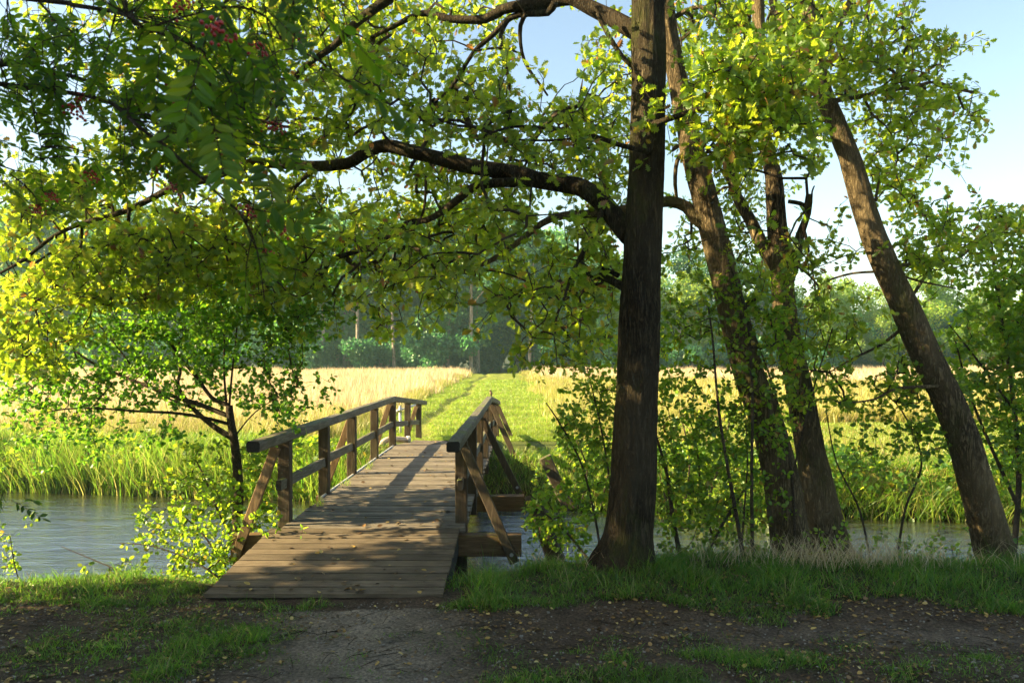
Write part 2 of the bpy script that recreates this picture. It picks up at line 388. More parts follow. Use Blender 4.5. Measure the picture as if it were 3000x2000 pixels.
def screen_xy(p): return 1500 + p[0] * F / p[1], 1045 + (EYE - p[2]) * F / p[1]
def clear_of(tips, lr, margin, keep=.12):
    """thin out the tips that would hang close in front of a limb or trunk"""
    C = np.array([[*screen_xy(p), p[1], r * F / p[1]] for p, r in zip(lr[0][::2], lr[1][::2]) if p[2] < 7]); out = []
    for t in tips:
        x, y = screen_xy(t); d = (C[:, 0] - x) ** 2 + (C[:, 1] - y) ** 2; j = int(np.argmin(d))
        if d[j] < (margin + C[j, 3]) ** 2 and t[1] < C[j, 2] + .1 and rng.random() > keep: continue
        out.append(t)
    return out
def limb(pxs, Y, w0, w1, step=.12, wp=1.0):
    """pxs: list of (px,py[,Y]); widths in photo pixels"""
    n = len(pxs); pts = []; rr = []
    Ys = Y if isinstance(Y, (tuple, list)) else (Y, Y)
    for i, q in enumerate(pxs):
        f = i / (n - 1); yy = q[2] if len(q) > 2 else Ys[0] + (Ys[1] - Ys[0]) * f
        pts.append(P(q[0], q[1], yy)); rr.append((w0 + (w1 - w0) * f ** wp) / 2 * yy / F)
    return resample(pts, rr, step)
def bark_disp(amp=.012, f=20, flare=None):
    def fn(pts, a, rr):
        out = np.zeros_like(rr); fs = f
        for i, p in enumerate(pts):
            for j, t in enumerate(a):
                r = rr[i, j]
                v = mn.noise(Vector((math.cos(t) * r * fs, math.sin(t) * r * fs, p[2] * 2.6)))
                v2 = mn.noise(Vector((math.cos(t) * r * 3, math.sin(t) * r * 3 + 7, p[2] * 1.3)))
                out[i, j] = (.25 - abs(v) * 1.6) * amp + v2 * amp * 1.0
                if flare:
                    z0, h, k = flare
                    g = max(0., 1 - (p[2] - z0) / h)
                    out[i, j] += r * k * g ** 2.2 * (.75 + .45 * math.sin(t * 5 + 1.3) + .2 * math.sin(t * 3))
        return out
    return fn
def limb_obj(name, lr, bark, root, sides=10, amp=.006):
    mb = MB(); tube(mb, lr[0], lr[1], sides, disp=bark_disp(amp, 14)); return mb.build(name, bark, root, True)

# ------------------------------------------------------------------ terrain
def far_bank(X): return np.clip(17.6 - .17 * (X + 8), 14.2, 19.5)
def near_bank(X):
    e = 7.75 + .55 / (1 + np.exp(-(X + 1.5) * 3)) + .10 * np.sin(X * 1.3) + .06 * np.sin(X * 3.1 + 1)
    return e - .45 * np.exp(-((X + .3) / .5) ** 2)
def sstep(a, b_, x): t = np.clip((x - a) / (b_ - a), 0, 1); return t * t * (3 - 2 * t)
WATER = -.90
def wander(Y): return .22 * np.sin(Y * .21 + 1) + .14 * np.sin(Y * .53) + .07 * np.sin(Y * 1.3)
def height(X, Y):
    nb = near_bank(X); fb = far_bank(X)
    z = .035 * np.sin(X * .9 + .6) * np.sin(Y * 1.1) * (Y < 60) + .0
    z = z + .05 * sstep(.3, 1.5, X) * sstep(7.0, 7.9, Y)                      # mound with the trees
    z = z - .06 * sstep(5.6, 6.2, Y) * (1 - sstep(6.6, 7.1, Y)) * sstep(-.5, .6, X)
    fld = .0042 * (Y - 18) + .10 * np.sin(X * .13 + 1) * sstep(25, 60, Y)
    z = np.where(Y > 13, fld, z)
    bank1 = (.20 * sstep(0, .9, Y - nb) + .80 * sstep(.7, 1.9, Y - nb)) ; bank2 = sstep(0, 1.5, fb + 1.0 - Y)
    z = z - (1.75) * np.where(Y < 13, bank1, bank2)
    xr = -2.75 - .0 * Y
    rut = .13 * np.exp(-((X + 2.75 + wander(Y)) / .24) ** 2) + .03 * np.exp(-((X + 1.1 + wander(Y + 9)) / .35) ** 2) + .03 * np.sin(X * 4.1 + 2 * np.sin(Y * .9)) * np.sin(Y * 1.7)
    z = z - rut * sstep(21, 23, Y)
    return z
xs = np.concatenate([-np.geomspace(600, 14, 50)[:-1], np.linspace(-14, 14, 330), np.geomspace(14, 600, 50)[1:]])
ys = np.concatenate([-np.geomspace(100, 4, 14)[:-1], np.linspace(-4, 4.5, 20)[:-1], np.linspace(4.5, 11, 170)[:-1],
                     np.linspace(11, 30, 130)[:-1], np.linspace(30, 100, 110)[:-1], np.geomspace(100, 1400, 30)])
gx, gy = np.meshgrid(xs, ys)
gz = height(gx, gy)
nearm = (gy > 4) & (gy < 9.5)
for i in range(gx.shape[0]):
    for j in range(gx.shape[1]):
        if nearm[i, j] and abs(gx[i, j]) < 9: gz[i, j] += .014 * mn.noise(Vector((gx[i, j] * 5, gy[i, j] * 5, 0))) + .006 * mn.noise(Vector((gx[i, j] * 14, gy[i, j] * 14, 3)))
V = np.stack([gx, gy, gz], -1).reshape(-1, 3); ny, nx = gx.shape
i = np.arange(ny - 1)[:, None] * nx + np.arange(nx - 1)[None]
Fq = np.stack([i, i + 1, i + nx + 1, i + nx], -1).reshape(-1, 4)
ground = mesh_obj('ground', V, [(Fq, 0)], M['ground'], None, True); tag(ground, 'dirt path, river banks and meadow ground', 'ground', kind='structure')
def turf(X, Y):
    """near-bank grass density 0..1"""
    n = np.array([mn.noise(Vector((x * 1.1, y * 1.6, 5))) + .6 * mn.noise(Vector((x * 3.1, y * 4.1, 9))) for x, y in zip(np.ravel(X), np.ravel(Y))]).reshape(np.shape(X))
    left = 1 - sstep(-2.1, -1.35, X)
    dl = left * np.where(Y < 6.55, .42, np.where(Y < 7.1, .22, 1.0))
    edge = 6.95 + .32 * n + .18 * np.sin(X * 2.3)
    dr = sstep(-.75, -.35, X) * np.where(Y > edge, 1.0, 0)
    low = sstep(-.5, .1, X) * (1 - sstep(5.85, 6.2, Y)) * np.where(X < 2.2, .62, .38)
    lowc = .12 * (Y < 6.4)
    d = np.maximum(np.maximum(dl, dr), np.maximum(low, lowc))
    patch = np.clip(.5 + 1.5 * n, 0, 1)
    d = np.where(d > .9, d * (.7 + .3 * patch), d * patch * 1.9)
    on_ramp = (X > -2.9 + .0) & (X < -.68) & (Y > 7.15)
    return np.where(on_ramp, 0, np.clip(d, 0, 1))
ca = ground.data.color_attributes.new('soil', 'FLOAT_COLOR', 'POINT')
X_, Y_ = gx, gy
colr = np.zeros((*gx.shape, 3)); 
dirt = np.array([.125, .09, .06]); sand = np.array([.33, .28, .215]); green = np.array([.055, .065, .02]); mud = np.array([.055, .04, .022])
sandm = np.exp(-((X_ + 1.15 + .25 * (Y_ - 6)) / .75) ** 2) * (Y_ < 7.0) * .9 + .28 * np.exp(-((Y_ - 6.45) / .28) ** 2) * sstep(.5, 2.0, X_)
tf = np.zeros_like(X_); sel = (Y_ > 3) & (Y_ < 10) & (np.abs(X_) < 12); tf[sel] = turf(X_[sel], Y_[sel])
colr[:] = dirt; colr = colr * (1 - sandm[..., None]) + sand * sandm[..., None]
colr = colr * (1 - .75 * tf[..., None]) + green * .75 * tf[..., None]
wet = sstep(-.25, -.75, gz); colr = colr * (1 - wet[..., None]) + mud * wet[..., None]
farm = Y_ > 13
pathm = (sstep(-5.2, -4.6, X_) * (1 - sstep(1.4, 2.6, X_)))[..., None]
straw_g = np.array([.50, .39, .22]); lime_g = np.array([.22, .27, .04]); meadow_g = np.array([.36, .33, .08])
fc = straw_g * (1 - pathm) + lime_g * pathm
mead = ((X_ > 4.5) * (Y_ < 26.5))[..., None]; fc = np.where(mead, meadow_g, fc)
fc = np.where((Y_ < 21)[..., None] & ~mead, np.array([.11, .14, .03]), fc)
rutc = np.exp(-((X_ + 2.75 + wander(Y_)) / .3) ** 2)[..., None] * .35 + np.exp(-((X_ + 1.1 + wander(Y_ + 9)) / .3) ** 2)[..., None] * .12
fc = fc * (1 - rutc) + np.array([.26, .22, .09]) * rutc
woods = sstep(88, 91, Y_)[..., None]; fc = fc * (1 - woods) + np.array([.05, .06, .025]) * woods
colr = np.where(farm[..., None], fc * (1 - wet[..., None]) + mud * wet[..., None], colr)
ca.data.foreach_set('color', np.concatenate([colr, np.ones((*gx.shape, 1))], -1).astype(np.float32).ravel())

wxs = np.concatenate([-np.geomspace(300, 25, 12), np.linspace(-24, 24, 60), np.geomspace(25, 300, 12)]); wys = np.linspace(8.0, 21.5, 24)
wx, wy = np.meshgrid(wxs, wys); V = np.stack([wx, wy, np.full_like(wx, WATER)], -1).reshape(-1, 3); ny, nx = wx.shape
i = np.arange(ny - 1)[:, None] * nx + np.arange(nx - 1)[None]
water = mesh_obj('water', V, [(np.stack([i, i + 1, i + nx + 1, i + nx], -1).reshape(-1, 4), 0)], M['water'], None, True)
tag(water, 'slow rippling river water under the footbridge', 'river', kind='structure')

# ------------------------------------------------------------------ footbridge
SK = .015
def B(xb, y, z): return np.array([xb + SK * y, y, z])
def deck_z(y): return float(np.interp(y, [9.2, 17.5, 22.4], [.22, .27, -.10]))
PL, PRt = -2.88, -.754
PY = [9.61, 11.49, 13.33, 15.34, 17.45, 19.7, 21.8]
def rail_z(y): return float(np.interp(y, [8.45, 17.45, 23.1], [1.30, 1.335, .925]))
bridge = thing('wooden_footbridge', 'weathered wooden footbridge with moss on its handrails crossing the river', 'bridge', B(-1.8, 15, 0))
mb = MB(); y = 9.24
while y < 22.35:
    wd = rng.uniform(.125, .15); z = deck_z(y + wd / 2); sl_ = (deck_z(y + wd) - deck_z(y)) / wd
    l = -2.80 - rng.uniform(0, .035) ; r = -.70 + rng.uniform(-.01, .03)
    zz = z - .03 + rng.normal(0, .0025)
    beam(mb, B(l, y + wd / 2, zz), B(r, y + wd / 2, zz + rng.normal(0, .003)), wd - rng.uniform(.012, .026), .055, (0, -sl_, 1), .008, 7, .0018)
    y += wd
mb.build('deck', M['deck_wood'], bridge)
mb = MB(); nb = 11; ry0, ry1 = 7.30, 9.22
for k in range(nb):
    y0 = ry0 + (ry1 - ry0) * k / nb; wd = (ry1 - ry0) / nb; z0 = .03 + .19 * k / nb; sl_ = .19 / (ry1 - ry0)
    # ribbed boards: seven shallow ribs each
    nr_ = 7; prof = []
    for q in range(nr_):
        a0 = .013 + (wd - .026) * q / nr_; a1 = .013 + (wd - .026) * (q + 1) / nr_; e = (a1 - a0) * .22
        prof += [(a0, -.004), (a0 + e, 0), (a1 - e, 0), (a1, -.004)]
    prof = [(.013, -.04)] + prof + [(wd - .013, -.04)]
    dj = rng.normal(0, .002)
    Vv = []; L_, R_ = -2.93 + rng.uniform(-.006, .006), -.745 + rng.uniform(-.006, .006)
    for xb in (L_, R_):
        for (a, h_) in prof: Vv.append(B(xb, y0 + a, z0 + sl_ * a + h_ + dj))
    n_ = len(prof); Fs = [(q, q + n_, q + n_ + 1, q + 1) for q in range(n_ - 1)]
    n0 = mb.n; mb.add(Vv, Fs); mb.F.setdefault((n_, 0), []).append([n0 + q for q in range(n_)]); mb.F.setdefault((n_, 0), []).append([n0 + 2 * n_ - 1 - q for q in range(n_)])
mb.build('ramp', M['ramp_wood'], bridge)
for xb in (-2.90, -1.85, -.79):
    mb = MB(); beam(mb, B(xb, 7.36, -.13), B(xb, 9.18, .04), .07, .24); mb.build('ramp_bearer', M['end_grain'], bridge)
mb = MB(); beam(mb, B(-2.80, 9.29, -.42), B(-.86, 9.29, -.42), .10, 1.1, (0, 0, 1)); mb.build('abutment_board', M['end_grain'], bridge)
for xb in (-2.55, -1.8, -1.05):
    for (ya, yb) in ((9.4, 17.44), (17.46, 22.3)):
        mb = MB(); beam(mb, B(xb, ya, deck_z(ya) - .19), B(xb, yb, deck_z(yb) - .19), .16, .24); mb.build('girder', M['post_wood'], bridge)
mb = MB()
for a, b_ in zip(np.linspace(11.2, 17.2, 12), np.linspace(11.7, 17.7, 12)):
    beam(mb, B(-2.845, a, deck_z(a) - .012), B(-2.845, b_, deck_z(b_) - .012), .035, .05)
mb.build('edge_strip', M['trim'], bridge)
for X0 in (PL, PRt):
    for (ya, yb) in ((8.47, 17.45), (17.455, 23.1)):
        mb = MB(); beam(mb, B(X0, ya, rail_z(ya) - .058), B(X0, yb, rail_z(yb) - .058), .142, .118, (0, 0, 1), .017, 24, .0016, 0, 1)
        mb.build('handrail', [M['rail_wood'], M['end_grain']], bridge)
    for k, yy in enumerate(PY):
        top = rail_z(yy) - .119; bot = deck_z(yy) - .30 if k else -.75
        mb = MB(); beam(mb, B(X0, yy, bot), B(X0, yy, top), .142, .142, (0, 1, 0), .008, 8, .0015); mb.build('post', M['post_wood'], bridge)
        for dz in (.0,):
            bm_ = MB(); s_ = 1 if X0 == PRt else -1
            tube(bm_, [B(X0 + s_ * .0, yy - .074, deck_z(yy) - .09), B(X0, yy - .092, deck_z(yy) - .09)], [.018, .014], 8); bm_.build('bolt', M['steel'], bridge)
    ends = [9.32] + PY[1:]
    for k in range(len(PY)):
        ya = 9.33 if k == 0 else PY[k - 1] + .074; yb = PY[k] - .074 if k else PY[0] - .074
        def mz(y_): return rail_z(y_) - .61
        mb = MB(); beam(mb, B(X0 + rng.normal(0, .004), ya, mz(ya) + rng.normal(0, .006)), B(X0 + rng.normal(0, .004), yb, mz(yb) + rng.normal(0, .006)), .065, .125, (0, 0, 1), .01, 10, .0022, 0, 1)
        mb.build('mid_rail', [M['rail_wood'], M['end_grain']], bridge)
BT = {0: .107, 2: -.10, 4: -.02, 6: -.38}
for k, zt in BT.items():
    yy = PY[k]; yb = yy - .11 if k == 0 else yy
    x0, x1 = -3.44, (-.03, 0, .02, .03)[k // 2]
    mb = MB(); beam(mb, B(x0, yb - .07, zt - .125), B(x1, yb - .07, zt - .125), .20, .25, (0, 0, 1), .014, 14, .003); mb.build('cross_beam', M['beam_wood'], bridge)
    for X0, xe, s_ in ((PL, x0 + .05, -1), (PRt, x1 - .08, 1)):
        off = -.215 if k != 2 else .10
        mb = MB(); ztop = rail_z(yy) - .17; zb = (-.20 if k == 0 else (zt - .27 if k != 2 else zt + .0))
        if k == 2: off = .125
        beam(mb, B(X0 + s_ * .05, yb + off * (.45 if k != 2 else 1), ztop), B(xe, yb + off, zb), .112, .055, (0, 1, 0), .008, 8, .0015)
        # brace's broad face turned to the beam
        mb.build('brace', M['brace_wood'] if X0 == PL else M['post_wood'], bridge)
        bm_ = MB(); c_ = B(xe - s_ * .035, yb + off - .03, zb + .10); tube(bm_, [c_, c_ + np.array([0, -.022, 0])], [.024, .018], 10); bm_.build('bolt', M['steel'], bridge)
    for xb in (-2.45, -1.15):
        mb = MB(); pts = [B(xb, yb, -2.2), B(xb + .01, yb, -1.2), B(xb, yb, zt - .25)]
        pp, rr = resample(pts, [.13, .125, .12], .12); tube(mb, pp, rr, 14, disp=bark_disp(.006, 14)); mb.build('pile', M['post_wood'], bridge, True)

n = 90; yb = np.repeat(rng.choice([10.6, 12.2, 13.9, 14.2, 16.4], 18), 5) + rng.normal(0, .05, n); xb = np.repeat(rng.choice([-2.78, -2.74, -2.7], 18), 5) + rng.normal(0, .03, n)
DECKTUFT = (xb + SK * yb, yb)
# bird on the far end of the right-hand handrail
bp = B(PRt, 18.3, rail_z(18.3)); bird = thing('small_bird', 'small brown bird perched upright on the right handrail', 'bird', bp)
mb = MB(); pts = [bp + np.array(v) for v in ((.02, .05, .012), (.012, .03, .03), (.004, .012, .055), (0, 0, .085), (-.003, -.006, .112), (-.008, -.012, .130), (-.018, -.02, .146), (-.030, -.03, .150), (-.044, -.042, .147))]
pp, rr = resample(pts, [.008, .011, .022, .034, .033, .024, .023, .014, .002], .006); tube(mb, pp, rr, 12)
mb.build('body', M['feathers'], bird, True)
for s_ in (-.012, .012):
    mb = MB(); tube(mb, [bp + np.array([s_, -.002, .055]), bp + np.array([s_, -.006, .001])], [.0025, .002], 5); mb.build('leg', M['end_grain'], bird)

# things round the far abutment
pq = [P(1118, 1370, 18.6), P(1114, 1325, 18.6), P(1118, 1301, 18.7), P(1134, 1288, 18.8), P(1155, 1286, 18.9), P(1192, 1288, 19.1)]
hose = thing('bent_pipe', 'pale bent drain pipe rising beside the far end of the bridge', 'pipe', pq[0])
mb = MB(); pp, rr = resample(pq, [.07] * 6, .06); tube(mb, pp, rr, 14); mb.build('pipe', M['pipe'], hose, True)
mb = MB(); tube(mb, [pp[-1], pp[-1] + np.array([.06, .03, 0])], [.095, .095], 14); mb.build('flange', M['trim'], hose)
gp = thing('gauge_post', 'thin galvanised post with a clamped white tube behind the left railing', 'post', P(1174, 1300, 22.9))
mb = MB(); tube(mb, [P(1174, 1318, 22.9), P(1172, 1188, 22.9)], [.036, .036], 12); mb.build('post', M['steel'], gp, True)
mb = MB(); tube(mb, [P(1163, 1203, 22.8), P(1224, 1184, 23.6)], [.03, .03], 10); mb.build('tube', M['trim'], gp, True)
mb = MB(); tube(mb, [P(1172, 1207, 22.86), P(1172, 1195, 22.86)], [.055, .055], 10); mb.build('clamp', M['steel'], gp, True)
mb = MB(); beam(mb, P(1030, 1318, 17.9), P(1180, 1312, 18.6), .12, .10); o = mb.build('rusty_beam', M['rust']); tag(o, 'rusty steel beam along the bank behind the left railing', 'beam')
mb = MB(); beam(mb, P(1596, 1338, 14.6), P(1668, 1490, 14.6), .22, .24, (0, 1, 0), .02, 10, .002); o = mb.build('mooring_post', M['dead_wood']); tag(o, 'leaning square timber post with a flat sawn top at the far bank', 'post')
mb = MB(); pp, rr = resample([P(1560, 1448, 11), P(1590, 1530, 10.9), P(1622, 1620, 10.8), P(1642, 1690, 10.8)], [.12, .125, .13, .13], .1); tube(mb, pp, rr, 12, disp=bark_disp(.012, 9)); o = mb.build('old_pile', M['dead_wood'], None, True)
tag(o, 'dark rotting round pile leaning in the water right of the bridge', 'post')

# ------------------------------------------------------------------ grass
def blades(n, XY, zfun, h, wdt, bend, seg=3, lean=.35, facecam=0.0, spread_dir=None):
    """n blades as tapered bent strips; returns V,F"""
    wdt = wdt * np.ones(n); X, Y = XY; Z = zfun(X, Y) - .01; a = rng.uniform(0, 2 * math.pi, n)
    if facecam: a = np.where(rng.random(n) < facecam, rng.normal(0, .5, n) + math.pi * (rng.random(n) < .5), a)
    side = np.stack([np.cos(a), np.sin(a), np.zeros(n)], 1)
    la = rng.uniform(0, 2 * math.pi, n); ld = np.stack([np.cos(la), np.sin(la), np.zeros(n)], 1)
    base = np.stack([X, Y, Z], 1); rows = []
    ln = rng.uniform(0, lean, n); bd = bend * rng.uniform(.2, 1.4, n)
    for k in range(seg + 1):
        t = k / seg
        c_ = base + ld * (h * (ln * t + bd * t * t))[:, None] + np.array([0, 0, 1.]) * (h * t * (1 - .45 * np.minimum(bd, 1) * t))[:, None]
        wv_ = wdt * (1 - t ** 1.7) * .5
        if k < seg: rows.append(c_ - side * wv_[:, None]); rows.append(c_ + side * wv_[:, None])
        else: rows.append(c_)
    nv = len(rows); V = np.stack(rows, 1).reshape(-1, 3); b_ = np.arange(n)[:, None] * nv
    q = np.concatenate([b_ + np.array([[2 * k, 2 * k + 1, 2 * k + 3, 2 * k + 2]]) for k in range(seg - 1)]) if seg > 1 else np.zeros((0, 4), int)
    t3 = b_ + np.array([[2 * seg - 2, 2 * seg - 1, 2 * seg]])
    return V, q, t3
def grass_obj(name, parts, mat, label):
    V = []; Q = []; T = []; n = 0
    for v, q, t in parts: V.append(v); Q.append(q + n); T.append(t + n); n += len(v)
    o = mesh_obj(name, np.concatenate(V), [(np.concatenate(Q), 0), (np.concatenate(T), 0)], mat)
    return tag(o, label, name.replace('_', ' '), kind='stuff')
def noise2(X, Y, f, s): return np.array([mn.noise(Vector((x * f, y * f, s))) for x, y in zip(X, Y)])
# near bank turf: tufts
def tufts(n, xr, yr, dens, hrange, wdt, per=9, sp=.035, bend=.55):
    X = rng.uniform(*xr, n); Y = rng.uniform(*yr, n); d = dens(X, Y); k = rng.random(n) < d; X, Y, d = X[k], Y[k], d[k]
    h = rng.uniform(*hrange, len(X)) * (.45 + .55 * d) * np.clip(1 + 1.1 * noise2(X, Y, 2.2, 2), .35, 1.9)
    X = np.repeat(X, per) + rng.normal(0, sp, len(X) * per); Y = np.repeat(Y, per) + rng.normal(0, sp, len(Y) * per); h = np.repeat(h, per) * rng.uniform(.45, 1.15, len(X))
    return blades(len(X), (X, Y), height, h, wdt * (.7 + .6 * rng.random(len(X))), bend)
def d_front(X, Y): return turf(X, Y) * (Y < near_bank(X) + .7)
def d_tall(X, Y): return np.where(turf(X, Y) > .6, 1, 0) * ((X > -.6) * (Y > 7.3)) * (Y < near_bank(X) + .9) * .9
grass_obj('bank_grass', [tufts(26000, (-6.5, 8), (5.0, 7.2), d_front, (.05, .13), .0065, 6, .03, .8),
                         tufts(9500, (-8, 9), (6.9, 9.4), d_front, (.08, .20), .007, 8, .04, .8),
                         tufts(4200, (-8, 9.5), (7.3, 9.6), d_tall, (.14, .26), .008, 7, .05, .8)], M['grass'], 'shaded tufty grass along the dirt path and near bank')
V_ = blades(90, DECKTUFT, lambda X, Y: np.array([deck_z(v) for v in Y]), rng.uniform(.08, .22, 90), .007, .7); grass_obj('deck_grass', [V_], M['lime_grass'], 'little grass tufts sprouting between planks at the left deck edge')
n = 900; X = np.concatenate([rng.normal(3.3, .55, n), rng.uniform(-.3, 8, 500)]); Y = rng.uniform(8.0, 8.9, n + 500); hh = rng.uniform(.18, .48, n + 500) * np.concatenate([np.ones(n), np.full(500, .75)])
grass_obj('dry_grass', [blades(n + 500, (X, Y), height, hh, .008, .5, 3, .5)], M['straw'], 'dry straw-coloured grass stalks at the foot of the forked oak')
# far bank reeds
def strip(n, x0, x1, off0, off1): X = rng.uniform(x0, x1, n); return X, far_bank(X) + 1.0 + rng.uniform(off0, off1, n)
def rl(XY, top):
    X, Y = XY; n = len(X); return np.clip((top + .25 * noise2(X, Y, .9, 4) - height(X, Y)), .25, 1.6) * rng.uniform(.5, 1.05, n)
XY = strip(40000, -17, -2.9, -.9, 1.2); p1 = blades(40000, XY, height, rl(XY, np.where(XY[0] < -5.5, .48, .22)), .02, .35, 3, .35)
XY = strip(17000, .75, 15, -.9, 1.0); p2 = blades(17000, XY, height, rl(XY, .05), .02, .6, 3, .45)
XY = strip(8000, -5, .9, -.9, .8); p3 = blades(8000, XY, height, rng.uniform(.10, .28, 8000) + .25 * (XY[0] < -3.3), .014, .6)
grass_obj('reeds', [p1, p2, p3], M['reed'], 'tall green reeds and rank grass along the far river bank')
# broad-leaved weeds among the far-bank grass
n = 15000; X = rng.uniform(-16, 15, n); Y = far_bank(X) + 1.0 + rng.uniform(-.9, 1.0, n); k = (noise2(X, Y, .7, 12) > -.02) & ((X < -3.2) | (X > 1.0)); X, Y = X[k], Y[k]; n = len(X)
Z = height(X, Y) + np.clip(.35 - height(X, Y), .2, 1.2) * rng.uniform(.15, 1, n)
V, f = place_leaves(T_HAZEL, np.stack([X, Y, Z], 1), rand_unit(n) + np.array([0, 0, -.2]), rand_unit(n) + np.array([0, -.3, 1]), rng.uniform(.06, .15, n))
tag(mesh_obj('bank_weeds', V, [(f, 0)], M['hazel_leaf']), 'broad leaved weeds growing through the grass of the far bank', 'weeds', kind='stuff')
# transition meadow between bank and straw
def in_path(X, Y): return (X > -4.9) & (X < 1.4)
n = 60000; X = rng.uniform(-22, 22, n); Y = rng.uniform(17, 27, n); k = (Y > far_bank(X) + 1.6) & ~in_path(X, Y) & (np.abs(X) < .72 * Y) & ~((X > 4.6) & (Y < 26.0) & (Y > far_bank(X) + 2.3))
X, Y = X[k], Y[k]; grass_obj('meadow_edge_grass', [blades(len(X), (X, Y), height, rng.uniform(.45, .95, len(X)), .02, .35, 3, .3)], M['green_straw'], 'yellowing tall grass between the bank and the pale field')
n = 46000; X = rng.uniform(4, 20, n); Y = rng.uniform(16, 27, n); k = (Y > far_bank(X) + 2.0) & (X < .72 * Y) & (Y < 26.2); X, Y = X[k], Y[k]
p1 = blades(len(X), (X, Y), height, rng.uniform(.05, .13, len(X)), .02, .5, 2)
n = 70000; X = rng.uniform(-4.9, 2.3, n); Y = 20.6 + 45 * rng.random(n) ** 1.6
hh_ = rng.uniform(.05, .13, n) * np.where(np.abs(X + 2.75 + wander(Y)) < .25, .4, 1) * (1 + .6 * noise2(X, Y, .9, 6))
p2 = blades(n, (X, Y), height, hh_, .016 * Y / 22, .5, 2)
grass_obj('mown_grass', [p1, p2], M['lime_grass'], 'short bright green grass on the field track and mown meadow')
# straw field
def straw(n, x0f, x1f, y0, y1, wk, hs=1.0):
    Y = np.sqrt(rng.uniform(y0 ** 2, y1 ** 2, n)); X = x0f(Y) + (x1f(Y) - x0f(Y)) * rng.random(n)
    h = hs * rng.uniform(.45, .98, n) * (1 + .35 * noise2(X, Y, .25, 8)) * (1 + .35 * noise2(X, Y, 1.1, 3))
    return blades(n, (X, Y), height, h, wk * Y, .16, 2, .22)
pA = straw(110000, lambda Y: -.70 * Y, lambda Y: Y * 0 - 5.0 + .55 * np.sin(Y * .45) + .3 * np.sin(Y * 1.3) + rng.normal(0, .25, len(Y)), 21, 90, .0009)
pB = straw(60000, lambda Y: Y * 0 + 3.2 + rng.normal(0, .8, len(Y)), lambda Y: .72 * Y, 60, 100, .0009)
pG = straw(60000, lambda Y: Y * 0 + 2.6 + rng.normal(0, .6, len(Y)), lambda Y: .72 * Y, 26.5, 64, .0009, .6)
grass_obj('pale_field', [pA, pB], M['straw'], 'pale ripe straw-coloured grass filling the sunlit field')
pC = straw(22000, lambda Y: Y * 0 + 1.7 + .5 * np.sin(Y * .37) + rng.normal(0, .3, len(Y)), lambda Y: Y * 0 + 4.2 + .02 * Y, 20, 88, .0009, .5)
X = rng.uniform(5, 24, 9000); Y = rng.normal(26.6, .25, 9000); pD = blades(9000, (X, Y), height, rng.uniform(.3, .6, 9000), .022, .3)
X = -5.0 + rng.normal(0, .35, 9000); Y = 21 + 60 * rng.random(9000) ** 1.5; pE = blades(9000, (X, Y), height, rng.uniform(.2, .6, 9000), .02 * Y / 25, .3)
grass_obj('verge_grass', [pC, pD, pE, pG], M['green_straw'], 'greenish gold tall grass along the field track')

